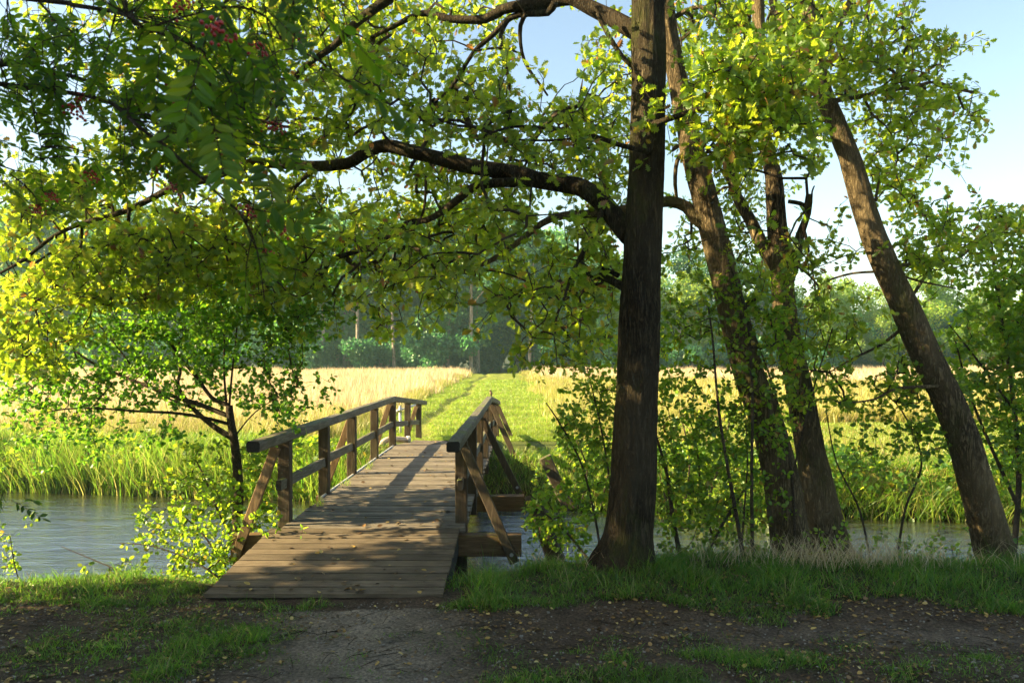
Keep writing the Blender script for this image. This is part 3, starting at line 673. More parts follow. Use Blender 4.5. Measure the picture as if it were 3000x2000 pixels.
# ------------------------------------------------------------------ the big oak in the middle
DRK = [M['bark']]
oak = thing('oak_tree', 'big upright oak with a thick straight dark trunk right of the bridge', 'oak tree', P(1828, 1655, 8.15))
TX = [(1828, 1690), (1828, 1655), (1842, 1560), (1855, 1400), (1860, 1275), (1868, 1080), (1875, 900), (1885, 700), (1892, 560), (1898, 400), (1900, 200), (1899, 0), (1896, -300), (1890, -700), (1880, -1200)]
TW = [152, 148, 142, 136, 131, 125, 121, 114, 110, 106, 103, 100, 92, 70, 30]
pts = [P(x, y, 8.15) for x, y in TX]; pp, rr = resample(pts, [.97 * w_ / 2 * 8.15 / F for w_ in TW], .045)
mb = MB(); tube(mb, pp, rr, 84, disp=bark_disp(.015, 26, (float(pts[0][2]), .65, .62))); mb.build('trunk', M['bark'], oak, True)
trunkL = (pp[::3], rr[::3])
OL = [  # px points, Y range, w0, w1
    ([(1845, 690), (1820, 660), (1766, 593), (1710, 552), (1671, 542), (1569, 526), (1518, 510), (1378, 487), (1280, 462), (1212, 446), (1129, 427), (1070, 448), (1020, 478), (918, 487), (791, 478), (714, 482), (612, 523), (510, 548), (421, 593), (330, 630), (255, 650), (160, 690), (70, 760), (0, 800)], (8.2, 10.2), 62, 6),
    ([(1560, 532), (1502, 534), (1444, 537), (1387, 548), (1347, 580), (1295, 620), (1250, 645), (1190, 655), (1120, 706), (1033, 740), (976, 760), (941, 803)], (8.3, 9.6), 32, 9),
    ([(1850, 855), (1812, 832), (1760, 809), (1708, 804), (1674, 815), (1620, 850)], (8.15, 8.8), 30, 8),
    ([(1812, 808), (1765, 785), (1735, 800)], (8.4, 8.6), 16, 7),
    ([(1766, 593), (1760, 631), (1720, 717), (1680, 792), (1655, 868), (1630, 930), (1625, 1000)], (8.3, 7.9), 17, 5),
    ([(1885, 105), (1840, 80), (1789, 52), (1731, 23), (1674, -5), (1616, 6), (1530, 17), (1473, 29), (1421, 57), (1318, 57), (1240, 40), (1150, 80), (1090, 110)], (8.2, 9.4), 56, 12),
    ([(1625, 10), (1605, 37), (1548, 40), (1496, 52), (1444, 103), (1387, 155), (1341, 230), (1310, 270), (1272, 298)], (8.6, 9.4), 24, 8),
    ([(1490, 57), (1467, 103), (1473, 161), (1490, 230), (1492, 260), (1502, 278)], (8.8, 9.0), 14, 8),
    ([(1540, 42), (1525, 75), (1525, 126), (1536, 178), (1559, 218), (1580, 245), (1605, 281)], (8.7, 8.8), 15, 6),
    ([(1904, 446), (1880, 440), (1817, 425), (1731, 396), (1645, 379), (1594, 373), (1500, 372), (1440, 390)], (7.98, 7.0), 18, 6),
    ([(1731, 396), (1660, 408), (1594, 412), (1520, 410)], (7.6, 7.3), 10, 5),
    ([(1905, 372), (1921, 362), (1990, 339), (2041, 321), (2077, 312), (2130, 303), (2172, 297), (2210, 319), (2268, 351), (2320, 370)], (8.0, 7.2), 20, 5),
    ([(2172, 297), (2180, 260), (2165, 225), (2130, 200)], (7.5, 7.2), 10, 5),
    ([(1750, 40), (1760, 60), (1789, 115), (1823, 166), (1852, 195)], (8.2, 8.2), 17, 13),
    ([(1885, -350), (1700, -300), (1500, -190), (1300, -100), (1136, 0), (1050, 63), (976, 138), (895, 195), (827, 281), (803, 321), (760, 380)], (8.2, 9.6), 46, 7),
    ([(1300, -100), (1100, -150), (900, -120), (700, -60), (560, 20)], (8.9, 9.4), 26, 6),
    ([(935, 487), (918, 499), (861, 551), (827, 608), (800, 660)], (9.3, 9.5), 17, 6),
    ([(861, 551), (815, 565), (790, 552), (768, 560)], (9.4, 9.4), 14, 7),
    ([(378, 612), (375, 680), (370, 730), (330, 790), (285, 830), (260, 890)], (9.6, 9.8), 11, 5),
    ([(1600, 850), (1480, 800), (1380, 790)], (8.6, 8.8), 6, 4),
    ([(1880, -120), (2000, -180), (2150, -200), (2300, -160), (2420, -120)], (8.1, 8.8), 36, 10),
    ([(720, 640), (640, 700), (590, 760), (540, 800), (450, 840)], (9.5, 9.9), 9, 4),
    ([(240, 660), (230, 740), (150, 800), (110, 900)], (10, 10), 8, 4),
    ([(1248, 512), (1240, 620), (1190, 720), (1150, 850)], (8.8, 8.9), 9, 4),
]
ol = []
for k, (q, Y, w0, w1) in enumerate(OL):
    lr = limb(q, Y, w0, w1); ol.append(lr); limb_obj('limb', lr, M['bark'], oak, 14 if w0 > 25 else 8, .008 if w0 > 25 else .003)
OAKMAP = [
 "00112222221111111111",
 "01223333332221111111",
 "12233445544433333322",
 "23348888888787511364",
 "32234888888873620572",
 "21144788888527632473",
 "00123788887666888773",
 "11447888887788888861",
 "67877887753577776750",
 "88888999846787765730",
 "88899999847877755730",
 "98999766545756666720",
 "88400000111421356500",
 "44000000000000045300"]
tips = read_map(OAKMAP, -300, K=13.5, yfun=lambda x, y: ((6.9, 8.5) if rng.random() < (.45 if y < 480 else .22) else (9.5, 11.2)) if x > 1000 else (7.9, 11.2))
for k_ in (0, 5, 14): tips = clear_of(tips, ol[k_], 42)
tips = clear_of(tips, trunkL, 40)
tips += read_map(["0000", "5665", "6776", "6665", "3431"], 0, 2000, K=13, yr=(7.0, 8.0))
tips += read_map(["6", "7"], 200, 1880, 90, K=9, yr=(7.3, 7.75))
crown(oak, 'foliage', [trunkL] + ol, tips, T_OAK, M['oak_leaf'], M['bark_fine'], .105, 8, .13)

# ------------------------------------------------------------------ the leaning oaks on the right
def leaning(name_label, base, TX, TW, Y, flare=.65, sides=64):
    t = thing('oak_tree', name_label, 'oak tree', P(*base, Y))
    pts = [P(q[0], q[1], q[2] if len(q) > 2 else Y) for q in TX]; pp, rr = resample(pts, [.87 * w_ / 2 * p[1] / F for w_, p in zip(TW, pts)], .06)
    mb = MB(); tube(mb, pp, rr, sides, disp=bark_disp(.013, 20, (float(pts[0][2]), .6, flare))); mb.build('trunk', M['bark_sunlit'], t, True)
    return t, (pp[::2], rr[::2])
o2, t2 = leaning('oak leaning left, its trunk lit and ragged, crossed by young stems', (2325, 1660),
    [(2345, 1720), (2325, 1640), (2300, 1474), (2276, 1347), (2240, 1219), (2192, 1091), (2157, 957), (2112, 765), (2064, 574), (2029, 446), (2013, 370), (1985, 230), (1955, 60), (1930, -150), (1900, -500), (1890, -900)],
    [138, 134, 122, 112, 106, 100, 97, 92, 86, 80, 74, 66, 60, 52, 40, 15], 9.3)
o3, t3 = leaning('dark forked oak standing just right of the lit leaning oak', (2450, 1660),
    [(2465, 1720), (2447, 1640), (2406, 1474), (2379, 1347), (2356, 1219), (2331, 1091), (2303, 957), (2290, 790), (2277, 660), (2266, 520), (2243, 415), (2232, 255), (2220, 0), (2215, -250), (2200, -700)],
    [140, 132, 108, 96, 90, 84, 80, 74, 66, 56, 46, 42, 38, 32, 14], 9.7)
o4, t4 = leaning('tall oak at the right edge leaning far left, sun patches on its trunk', (2935, 1680),
    [(2960, 1750), (2929, 1665), (2894, 1538), (2856, 1410), (2821, 1283), (2769, 1155), (2706, 1028), (2651, 900), (2590, 765), (2542, 638), (2504, 510), (2483, 446), (2446, 357), (2408, 268), (2389, 191), (2375, 80), (2355, -80), (2330, -400), (2310, -800)],
    [150, 134, 116, 106, 102, 96, 94, 92, 84, 78, 72, 68, 66, 62, 58, 44, 38, 30, 12], 9.0)
L2 = [([(2068, 660), (2040, 640), (2010, 605), (1960, 590), (1900, 600), (1820, 615), (1740, 625), (1651, 631), (1588, 654), (1536, 695), (1467, 746), (1400, 780), (1330, 800)], (9.3, 9.9), 40, 10),
      ([(2020, 420), (1985, 470), (1978, 540), (1985, 590)], (9.4, 9.6), 16, 8), ([(1960, 60), (2050, 20), (2110, 70)], (9.3, 9), 18, 6)]
L3 = [([(2296, 800), (2242, 733), (2198, 644), (2159, 574), (2140, 497), (2120, 400), (2110, 280)], (9.7, 10.2), 46, 14),
      ([(2306, 830), (2328, 760), (2344, 689), (2367, 625), (2376, 568)], (9.7, 9.5), 40, 12), ([(2370, 610), (2345, 596), (2310, 590)], (9.6, 9.6), 14, 12),
      ([(2325, 782), (2345, 755), (2368, 738)], (9.6, 9.4), 10, 5), ([(2372, 640), (2400, 652), (2428, 661)], (9.5, 9.4), 4, 2), ([(2375, 600), (2380, 560), (2386, 545)], (9.5, 9.4), 6, 3),
      ([(2232, 300), (2290, 250), (2330, 180)], (9.7, 9.6), 14, 6)]
L4 = [([(2392, 200), (2427, 134), (2459, 77), (2491, 0), (2530, -100)], (9.0, 9.2), 26, 12), ([(2500, 290), (2450, 275), (2440, 300)], (9, 9), 6, 5),
      ([(2420, 300), (2465, 292), (2530, 281), (2600, 265), (2670, 256), (2740, 240), (2800, 262), (2850, 272)], (9.0, 9.3), 17, 4),
      ([(2530, 281), (2556, 335), (2596, 370), (2625, 425), (2630, 470)], (9.1, 9.2), 9, 4),
      ([(2400, 180), (2480, 172), (2560, 150), (2640, 80)], (9, 9.3), 9, 4), ([(2565, 590), (2570, 560), (2575, 535)], (9, 9), 9, 6), ([(2565, 590), (2610, 545), (2660, 590)], (9, 9.1), 5, 3),
      ([(2650, 905), (2720, 790), (2765, 690), (2800, 640)], (9.1, 9.8), 11, 5), ([(2618, 780), (2700, 770), (2790, 765), (2850, 720), (2900, 660)], (9.1, 9.8), 12, 4), ([(2618, 800), (2700, 825), (2800, 845)], (9, 9.5), 7, 4),
      ([(2590, 795), (2500, 800), (2430, 820), (2400, 840)], (9, 9.3), 8, 4), ([(2640, 965), (2580, 1010), (2500, 1050), (2430, 1090)], (9, 9.4), 11, 4), ([(2790, 1130), (2700, 1133), (2620, 1140), (2560, 1170), (2480, 1180)], (8.9, 8.7), 12, 4),
      ([(2395, 200), (2330, 130), (2280, 60), (2250, -60)], (9, 9.6), 36, 18)]
LS = {}
for t_, LL in ((o2, L2), (o3, L3), (o4, L4)):
    LS[t_.name] = [limb(q, Y, a, b_) for q, Y, a, b_ in LL]
    for lr in LS[t_.name]: limb_obj('limb', lr, M['bark_sunlit'], t_, 12, .006)
UP = ["4566777653100", "5666777653100", "6666777764200"]
tips2 = read_map(["111", "222", "566", "365", "266", "265", "265", "254", "244", "243"], -200, 1900, K=13, yr=((7.4, 8.6), (10.0, 11.6)))
tips2 += read_map(["22233", "33443"], 600, 1400, K=5, yr=(9.5, 10.4))
allt = None; tips2 = clear_of(clear_of(clear_of(tips2, t2, 30, .3), t3, 25, .4), trunkL, 40)
crown(o2, 'foliage', [t2] + LS[o2.name], tips2, T_OAK, M['oak_leaf'], M['bark_fine'], .10, 8, .13)
tips3 = read_map(["111", "222", "677", "788", "676", "665", "554", "542", "332", "343", "332"], -200, 2120, K=13, yr=((7.6, 8.6), (10.2, 12.0)))
tips3 = clear_of(tips3, t3, 30, .3)
crown(o3, 'foliage', [t3] + LS[o3.name], tips3, T_OAK, M['oak_leaf'], M['bark_fine'], .10, 8, .13)
tips4 = read_map(["0000000", "0000000", "2222100", "3443200", "7754000", "6685530", "3746630", "0445640", "0046530", "0045310", "0205666", "5546543", "3223100", "2322000", "5434000", "5544000"], -400, 2300, K=17, yr=(8.5, 10.4))
tips4 = clear_of(tips4, t4, 34, .12)
crown(o4, 'foliage', [t4] + LS[o4.name], tips4, T_OAK, M['oak_leaf'], M['bark_fine'], .10, 8, .13)

# ------------------------------------------------------------------ small alder on the left
al = thing('alder_tree', 'small alder spreading low branches over the water left of the bridge', 'alder tree', P(694, 1600, 10.0))
A = [([(697, 1740), (695, 1554), (698, 1417), (688, 1302), (678, 1244), (671, 1187)], (10, 10), 34, 20),
     ([(672, 1242), (603, 1224), (517, 1210), (402, 1204), (287, 1196), (189, 1198), (100, 1215)], (10, 9.4), 11, 3),
     ([(670, 1218), (574, 1181), (517, 1164), (430, 1130), (344, 1095), (258, 1055), (201, 1009), (150, 960)], (10, 10.5), 15, 4),
     ([(668, 1186), (620, 1164), (574, 1101), (534, 1055), (488, 992), (436, 963), (344, 934), (250, 900)], (10, 10.8), 13, 4),
     ([(676, 1280), (620, 1244), (563, 1193), (522, 1130), (528, 1078), (495, 1010)], (10, 11), 19, 5),
     ([(664, 1190), (657, 1100), (657, 1015), (660, 900), (668, 780)], (10, 10.2), 8, 3), ([(672, 1187), (680, 1090), (689, 1015), (697, 929), (710, 820)], (10, 10.4), 7, 3),
     ([(511, 1025), (551, 969), (614, 929), (717, 911), (830, 880), (930, 850)], (10.6, 10.9), 7, 3), ([(694, 1270), (730, 1225), (770, 1190), (840, 1150)], (10, 9.8), 5, 2),
     ([(563, 1195), (450, 1140), (330, 1000), (290, 950)], (10.2, 10.2), 7, 3)]
Al = [limb(q, Y, a, b_, .08) for q, Y, a, b_ in A]
mb = MB(); tube(mb, Al[0][0], Al[0][1], 20, disp=bark_disp(.004, 12)); mb.build('trunk', M['bark_alder'], al, True)
for lr in Al[1:]: limb_obj('limb', lr, M['bark_alder'], al, 8, .002)
AM = ["00000000231", "00000034552", "00256777762", "34688888861", "66677776520", "67655555630", "45432323400", "13310000000"]
tips = read_map(AM, 600, K=22, yfun=lambda x, y: (9.2, 11.6))
crown(al, 'foliage', Al, tips, T_ROUND, M['alder_leaf'], M['bark_fine'], .056, 9, .10, .0018, .1)

# ------------------------------------------------------------------ bank shrubs
def shrub(label, stems, rows, y0, x0, yr, tmpl, leaf, K, mat='hazel_leaf', name='bank_shrub', cat='shrub', per=8, cell=100, bark='bark_alder', sp=.10):
    t = thing(name, label, cat, P(stems[0][0][0][0], stems[0][0][0][1], stems[0][1] if not isinstance(stems[0][1], tuple) else stems[0][1][0]))
    ls = []
    for q, Y, a, b_ in stems:
        lr = limb(q, Y, a, b_, .1); ls.append(lr); limb_obj('stem', lr, M[bark], t, 7, .001)
    tips = read_map(rows, y0, x0, cell, K, yr)
    crown(t, 'foliage', ls, tips, tmpl, M[mat], M['bark_fine'], leaf, per, sp, .0016, .1); return t
shrub('leafy green shrub on the bank between the alder trunk and the bridge', [([(700, 1690), (690, 1600), (640, 1500), (600, 1400), (570, 1340)], (9.7, 10), 9, 3), ([(690, 1680), (730, 1560), (770, 1430), (800, 1330)], (9.8, 10.4), 8, 3), ([(660, 1660), (590, 1560), (500, 1480)], (9.7, 10.2), 7, 3)],
      ["0034620", "0366620", "2566500", "0355400"], 1300, 300, (9.5, 10.6), T_ROUND, .056, 18)
shrub('low leafy shrub trailing over the near left bank in front of the water', [([(640, 1690), (560, 1640), (450, 1600), (350, 1590)], (9.1, 9.3), 6, 2), ([(420, 1700), (300, 1650), (180, 1600)], (9.0, 9.2), 5, 2), ([(60, 1720), (40, 1640), (30, 1570)], (9.0, 9.0), 4, 2)],
      ["3000033430", "2012234543", "3334445542"], 1500, 0, (8.8, 9.6), T_HAZEL, .06, 20, per=7)
shrub('hazel shrub with round leaves between the mooring post and the big oak trunk', [([(1770, 1680), (1740, 1500), (1700, 1350), (1640, 1240), (1600, 1180)], (9.2, 9.9), 8, 3), ([(1790, 1680), (1790, 1450), (1760, 1250), (1720, 1080)], (9.2, 9.8), 9, 3), ([(1750, 1670), (1660, 1560), (1590, 1500), (1540, 1490)], (9.3, 9.8), 7, 3), ([(1800, 1600), (1850, 1300), (1880, 1100)], (9.2, 9.8), 7, 3)],
      ["35520", "25630", "15630", "24530", "46520", "56300", "13200"], 1000, 1540, (9.2, 10.4), T_HAZEL, .062, 23)
YS = [([(2206, 1690), (2202, 1410), (2204, 1155), (2190, 932), (2172, 860), (2165, 800)], (8.7, 8.6), 11, 4), ([(2188, 1690), (2151, 1474), (2128, 1347), (2104, 1187), (2088, 996), (2075, 900)], (8.6, 8.5), 13, 4),
      ([(2004, 1690), (1972, 1519), (1953, 1385), (1924, 1283)], (9.0, 9.0), 15, 8), ([(2170, 1650), (2180, 1500), (2190, 1350), (2185, 1250)], (8.7, 9), 7, 3), ([(2050, 1660), (2120, 1530), (2190, 1420), (2240, 1360)], (9.1, 9.3), 10, 5), ([(2100, 1600), (2060, 1480), (2040, 1300), (2010, 1200)], (9.2, 9.8), 8, 3)]
shrub('thin bare young stems with scattered leaves in front of the lit leaning oak', YS,
      ["0220", "3443", "5444", "5544", "5544", "5544", "5553", "4543", "4432", "3332"], 700, 1930, (8.5, 9.6), T_HAZEL, .060, 21, name='young_tree', cat='young tree')
shrub('sparse shrub with drooping sprays between the forked oak and the far-leaning oak', [([(2560, 1700), (2520, 1500), (2450, 1350), (2420, 1200)], (9.3, 9.8), 7, 3), ([(2620, 1700), (2650, 1500), (2700, 1350), (2640, 1200), (2560, 1130)], (9.3, 9.6), 8, 3)],
      ["02340", "14344", "03344", "02333", "00011", "00000", "01222", "12233"], 1000, 2350, (8.9, 9.9), T_HAZEL, .060, 24)
shrub('bushy willow on the far bank glowing between the big trunk and the lit leaning oak', [([(2000, 1500), (2020, 1350), (1990, 1200)], (15.2, 15.6), 8, 3), ([(2060, 1500), (2110, 1350), (2150, 1180)], (15.2, 15.8), 8, 3), ([(1960, 1500), (1930, 1380)], (15.2, 15.4), 6, 3)],
      ["000200", "033430", "156652", "277763", "387774", "377773"], 1000, 1850, (14.6, 16.6), T_HAZEL, .085, 12, mat='bright_leaf', name='willow_bush', sp=.16)
shrub('small bush on the far bank beside the square mooring post', [([(1700, 1480), (1720, 1380), (1690, 1290)], (15.0, 15.4), 7, 3), ([(1760, 1480), (1790, 1350)], (15.0, 15.4), 6, 3)],
      ["0330", "3553", "5664", "4554"], 1150, 1560, (14.6, 16.2), T_HAZEL, .08, 9, name='small_bush', sp=.15)
rw = shrub('young rowan with feathery leaves in front of the forked oak', [([(2330, 1690), (2320, 1400), (2270, 1150), (2180, 900), (2120, 720)], (9.0, 8.9), 9, 3), ([(2320, 1400), (2380, 1150), (2440, 960)], (9.0, 8.8), 6, 3)],
      ["1100", "3200", "2210", "2343", "0343", "0021", "0110", "0120"], 600, 2120, (8.6, 9.2), T_LEAFLET, .06, 12, mat='oak_leaf', name='young_rowan', cat='young tree', per=16, sp=.12)
shrub('dense green young maple filling the right edge beside the leaning oak', [([(2960, 1720), (2985, 1400), (2960, 1100), (2920, 850), (2900, 650)], (10.2, 10.8), 18, 5), ([(2990, 1500), (2900, 1300), (2840, 1150), (2800, 1000)], (10.2, 10.3), 12, 4), ([(3060, 1650), (3040, 1300), (3020, 1000), (3000, 700)], (10.4, 11), 18, 5), ([(2970, 1200), (2860, 1050), (2780, 950)], (10.3, 10), 8, 3)],
      ["001344", "012688", "014899", "026999", "036899", "036788", "035677", "002566", "000466", "000355"], 600, 2600, (9.8, 11.8), T_MAPLE, .072, 25, mat='hazel_leaf', name='young_maple', cat='young tree', sp=.13)
# small weeds on the near right bank
shrub('nettles and brambles on the near bank below the leaning oaks', [([(2480, 1690), (2470, 1620)], (8.8, 8.8), 4, 2), ([(2650, 1690), (2660, 1600)], (8.8, 8.8), 4, 2), ([(2250, 1690), (2260, 1620)], (8.6, 8.6), 4, 2), ([(2800, 1690), (2790, 1610)], (8.8, 8.8), 4, 2)],
      ["0033344443", "3355556665"], 1540, 1850, (8.5, 9.0), T_HAZEL, .05, 13, name='bramble', cat='weeds', per=6)

# ------------------------------------------------------------------ rowan branch hanging in front, top left
ro = thing('rowan_tree', 'dark rowan branches with feather leaves and red berries hanging close overhead', 'rowan tree', (-4.2, 1.6, 0))
RB = [([(-1500, 330, 2.6), (-600, 200, 3.0), (0, 188, 3.2), (67, 187, 3.2), (134, 205, 3.2), (223, 227, 3.1), (290, 250, 3.1), (357, 290, 3.0), (460, 317, 3.0)], 22, 4),
      ([(-900, 150, 2.8), (-200, 220, 3.0), (110, 262), (220, 275), (320, 300), (400, 365), (450, 405), (490, 430), (550, 490), (600, 530), (660, 590), (700, 620), (740, 690), (760, 770), (775, 880)], 16, 3),
      ([(-900, -100, 2.6), (120, 0), (210, 15), (320, 32), (390, 52), (425, 85), (500, 60), (620, 30)], 17, 5), ([(60, -60), (110, 0), (170, 65), (230, 105), (270, 140)], 8, 3),
      ([(620, 30), (700, 20), (780, 50), (830, 120), (900, 160), (970, 200), (1060, 270), (1120, 300), (1200, 310)], 7, 3), ([(-500, 420), (0, 485), (30, 510), (75, 545), (105, 580), (110, 620)], 6, 3),
      ([(90, 262), (93, 300), (105, 360), (120, 430), (118, 500), (125, 560)], 5, 2), ([(600, 330), (630, 380), (700, 415), (780, 430), (880, 440)], 6, 3), ([(680, 180), (680, 260), (740, 350)], 5, 3),
      ([(620, 30), (800, -60), (950, -30), (1050, 60)], 8, 4), ([(425, 85), (560, 130), (610, 180), (620, 330)], 8, 4)]
rl_ = []
for q, a, b_ in RB:
    q3 = [(x[0], x[1], x[2] if len(x) > 2 else (3.0 if x[0] < 380 else 2.35)) for x in q]
    lr = limb(q3, 3, a, b_, .05); rl_.append(lr); limb_obj('branch', lr, M['bark_fine'], ro, 7, .0008)
mb = MB(); pp, rr = resample([(-4.2, 1.6, -.1), (-4.15, 1.7, 1.5), (-3.9, 2.0, 3.2), (-3.6, 2.6, 4.6), (-3.2, 3, 6)], [.09, .08, .06, .045, .02], .1); tube(mb, pp, rr, 14, disp=bark_disp(.004, 12)); mb.build('trunk', M['bark_fine'], ro, True)
mb = MB()
for e in (rl_[0][0][0], rl_[1][0][0], rl_[2][0][0], rl_[5][0][0]):
    s_ = pp[np.argmin(np.abs(pp[:, 2] - e[2] + .25))]; tube(mb, [s_, (s_ + e) / 2 + np.array([0, 0, .05]), e], [.022, .017, .012], 6)
mb.build('branch', M['bark_fine'], ro, True)
# compound leaf: base, direction, length
allp = np.concatenate([x[0] for x in rl_])
leafspec = []
def cl(px, py, qx, qy, Y): a = P(px, py, Y); b_ = P(qx, qy, Y + rng.uniform(-.12, .12)); leafspec.append((a, b_ - a))
for v in [(610, 200, 632, 450, 2.3), (600, 120, 540, 330, 2.0), (640, 60, 760, 190, 2.1), (470, 120, 455, 300, 2.2), (920, 20, 1115, 175, 2.0), (975, 215, 1225, 345, 2.0), (730, 610, 915, 640, 2.3), (760, 640, 860, 740, 2.3),
          (500, 60, 420, 190, 2.2), (560, 260, 470, 420, 2.1), (660, 300, 690, 430, 2.2), (640, 340, 520, 400, 2.1), (700, 150, 810, 300, 2.2), (770, 440, 800, 580, 2.4), (560, 20, 640, 150, 2.1), (780, 30, 900, 130, 2.1), (540, 170, 600, 320, 2.2),
          (600, 440, 560, 520, 2.4), (760, 420, 890, 470, 2.4), (700, 240, 620, 290, 2.2), (580, 200, 700, 260, 2.3), (860, 0, 830, 120, 2.2), (680, 0, 600, 90, 2.2), (740, 100, 660, 180, 2.2), (620, 330, 660, 520, 2.1)]: cl(*v)
for (x0, y0, x1, y1, n_, Y0, Y1) in [(0, 60, 360, 330, 92, 2.8, 3.5), (50, 320, 200, 640, 17, 3.0, 3.3), (150, 430, 300, 560, 8, 3, 3.2), (340, 440, 600, 570, 12, 2.6, 3.0), (370, -20, 720, 330, 52, 2.3, 3.0), (360, 300, 720, 480, 16, 2.4, 2.9), (700, -20, 900, 260, 16, 2.2, 2.7), (650, 330, 900, 480, 12, 2.5, 2.9), (380, 330, 560, 480, 9, 2.5, 2.9), (-300, -300, 1200, -20, 60, 2.2, 3.5), (-600, -50, 0, 500, 40, 2.6, 3.4), (690, 700, 780, 860, 4, 2.6, 2.8), (0, 1440, 130, 1490, 3, 3.4, 3.6)]:
    for _ in range(n_):
        px, py, Y = rng.uniform(x0, x1), rng.uniform(y0, y1), rng.uniform(Y0, Y1)
        dl = rng.normal(0, 1, 3) * np.array([.75, .6, .35]) + np.array([.1, 0, -.75]); leafspec.append((P(px, py, Y) - nrm(dl) * .07, nrm(dl) * rng.uniform(.10, .155)))
pos = []; drs = []; nrs = []; szs = []; mbr = MB()
for a, d in leafspec:
    L = float(np.linalg.norm(d)); dn = d / L; up = nrm(np.array([0, -.35, 1.]) + rng.normal(0, .35, 3)); side = nrm(np.cross(dn, up)); up = np.cross(side, dn); npair = int(rng.integers(5, 8))
    cv = [a + d * t - np.array([0, 0, .12 * L * t * t]) for t in (0, .33, .66, 1)]; tube(mbr, cv, [.0016, .0014, .0011, .0006], 4)
    j = allp[np.argmin(np.sum((allp - a) ** 2, 1))]
    if np.linalg.norm(j - a) < .45: tube(mbr, [j, (j + a) / 2 + np.array([0, 0, .01]), a], [.0026, .002, .0016], 4)
    for k in range(npair):
        t = .2 + .72 * k / (npair - 1)
        for s_ in (-1, 1):
            pos.append(a + d * t - np.array([0, 0, .12 * L * t * t])); drs.append(dn * rng.uniform(.4, .8) + side * s_ - up * rng.uniform(0, .35) + rng.normal(0, .12, 3)); nrs.append(up + rng.normal(0, .3, 3)); szs.append(L * .36 * (1 - .25 * abs(t - .5)) * rng.uniform(.9, 1.08))
    pos.append(cv[-1]); drs.append(dn); nrs.append(up); szs.append(L * .3)
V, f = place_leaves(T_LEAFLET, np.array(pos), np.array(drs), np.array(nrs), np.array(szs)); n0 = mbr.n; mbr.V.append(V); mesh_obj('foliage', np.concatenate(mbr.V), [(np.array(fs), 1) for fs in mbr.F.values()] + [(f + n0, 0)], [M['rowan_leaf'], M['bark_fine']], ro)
me = None; BPX = [(640, 95, 2.0, 1.15), (855, 108, 2.5, 1), (750, 143, 2.4, .9), (215, 325, 3, 1.1), (240, 292, 3, .7), (265, 518, 3, .9), (150, 578, 3, .8), (110, 615, 3, .8), (450, 500, 2.8, .9), (512, 552, 2.8, .9), (615, 457, 2.4, .5), (670, 438, 2.5, .7), (812, 372, 2.6, .9), (722, 618, 2.7, .9), (825, 665, 2.4, .9), (155, 60, 3.1, .8), (172, 250, 3.1, .7), (512, 265, 2.4, 1.0), (780, 738, 2.8, .7), (530, 10, 2.2, .9)]
bm = MB(); ico = []
for i_ in range(26):
    c_ = rng.normal(0, 1, 3) * np.array([.022, .018, .013]); u = np.linspace(0, math.pi, 6)[1:-1]; vv = np.linspace(0, 2 * math.pi, 8, endpoint=False); r = rng.uniform(.0042, .0056)
    Vs = [c_ + r * np.array([0, 0, 1])] + [c_ + r * np.array([math.sin(a) * math.cos(b_), math.sin(a) * math.sin(b_), math.cos(a)]) for a in u for b_ in vv] + [c_ - r * np.array([0, 0, 1])]
    Fs = [(0, 1 + k, 1 + (k + 1) % 8) for k in range(8)] + [(1 + a * 8 + k, 1 + (a + 1) * 8 + k, 1 + (a + 1) * 8 + (k + 1) % 8, 1 + a * 8 + (k + 1) % 8) for a in range(3) for k in range(8)] + [(33, 25 + (k + 1) % 8, 25 + k) for k in range(8)]
    bm.add(Vs, Fs); tube(bm, [c_ + np.array([0, 0, r]), c_ * .3 + np.array([0, 0, .035])], [.0006, .0007], 3, 1)
b0 = bm.build('berry_cluster', [M['berry'], M['bark_fine']], None, True)
for k, (x, y, Y, s_) in enumerate(BPX):
    o = b0 if k == 0 else b0.copy()
    if k: COL.objects.link(o)
    o.parent = ro; o.location = [float(v) for v in (P(x, y, Y) - np.array(ro.location))]; o.scale = (s_,) * 3; o.rotation_euler = (rng.uniform(-.4, .4), rng.uniform(-.4, .4), rng.uniform(0, 6))

# ------------------------------------------------------------------ leaf litter, twigs, stones
def flat_leaves(X, Y, Z, size, tmpl, tilt=.35, lift=.006):
    n = len(X); a = rng.uniform(0, 2 * math.pi, n); d = np.stack([np.cos(a), np.sin(a), rng.normal(0, .22, n)], 1)
    return place_leaves(tmpl, np.stack([X, Y, Z + lift + rng.random(n) * .006], 1), d, np.stack([rng.normal(0, tilt, n), rng.normal(0, tilt, n), np.ones(n)], 1), size)
n = 26000; X = rng.uniform(-5.5, 6.8, n); Y = rng.uniform(5.0, 8.3, n); dd = np.where((Y > 6.2) & (Y < 7.3), 1, .55) * np.where(np.abs(X + 1.2) < .8, .35, 1); dd = dd * np.clip(.6 + 1.2 * noise2(X, Y, 1.3, 1), .1, 1)
k = (rng.random(n) < dd) & ~((X > -2.85) & (X < -.65) & (Y > 7.2)); X, Y = X[k], Y[k]
Vt = []; Ft = []; n0 = 0; cut = len(X) // 2
for tm, sl0 in ((T_OAK, slice(0, cut)), (T_HAZEL, slice(cut, None))):
    V, f = flat_leaves(X[sl0], Y[sl0], height(X[sl0], Y[sl0]), rng.uniform(.014, .05, len(X[sl0])) , tm); Vt.append(V); Ft.append((f + n0, 0)); n0 += len(V)
o = mesh_obj('leaf_litter', np.concatenate(Vt), Ft, M['litter']); tag(o, 'fallen brown and yellow leaves scattered over the dirt path', 'leaf litter', kind='stuff')
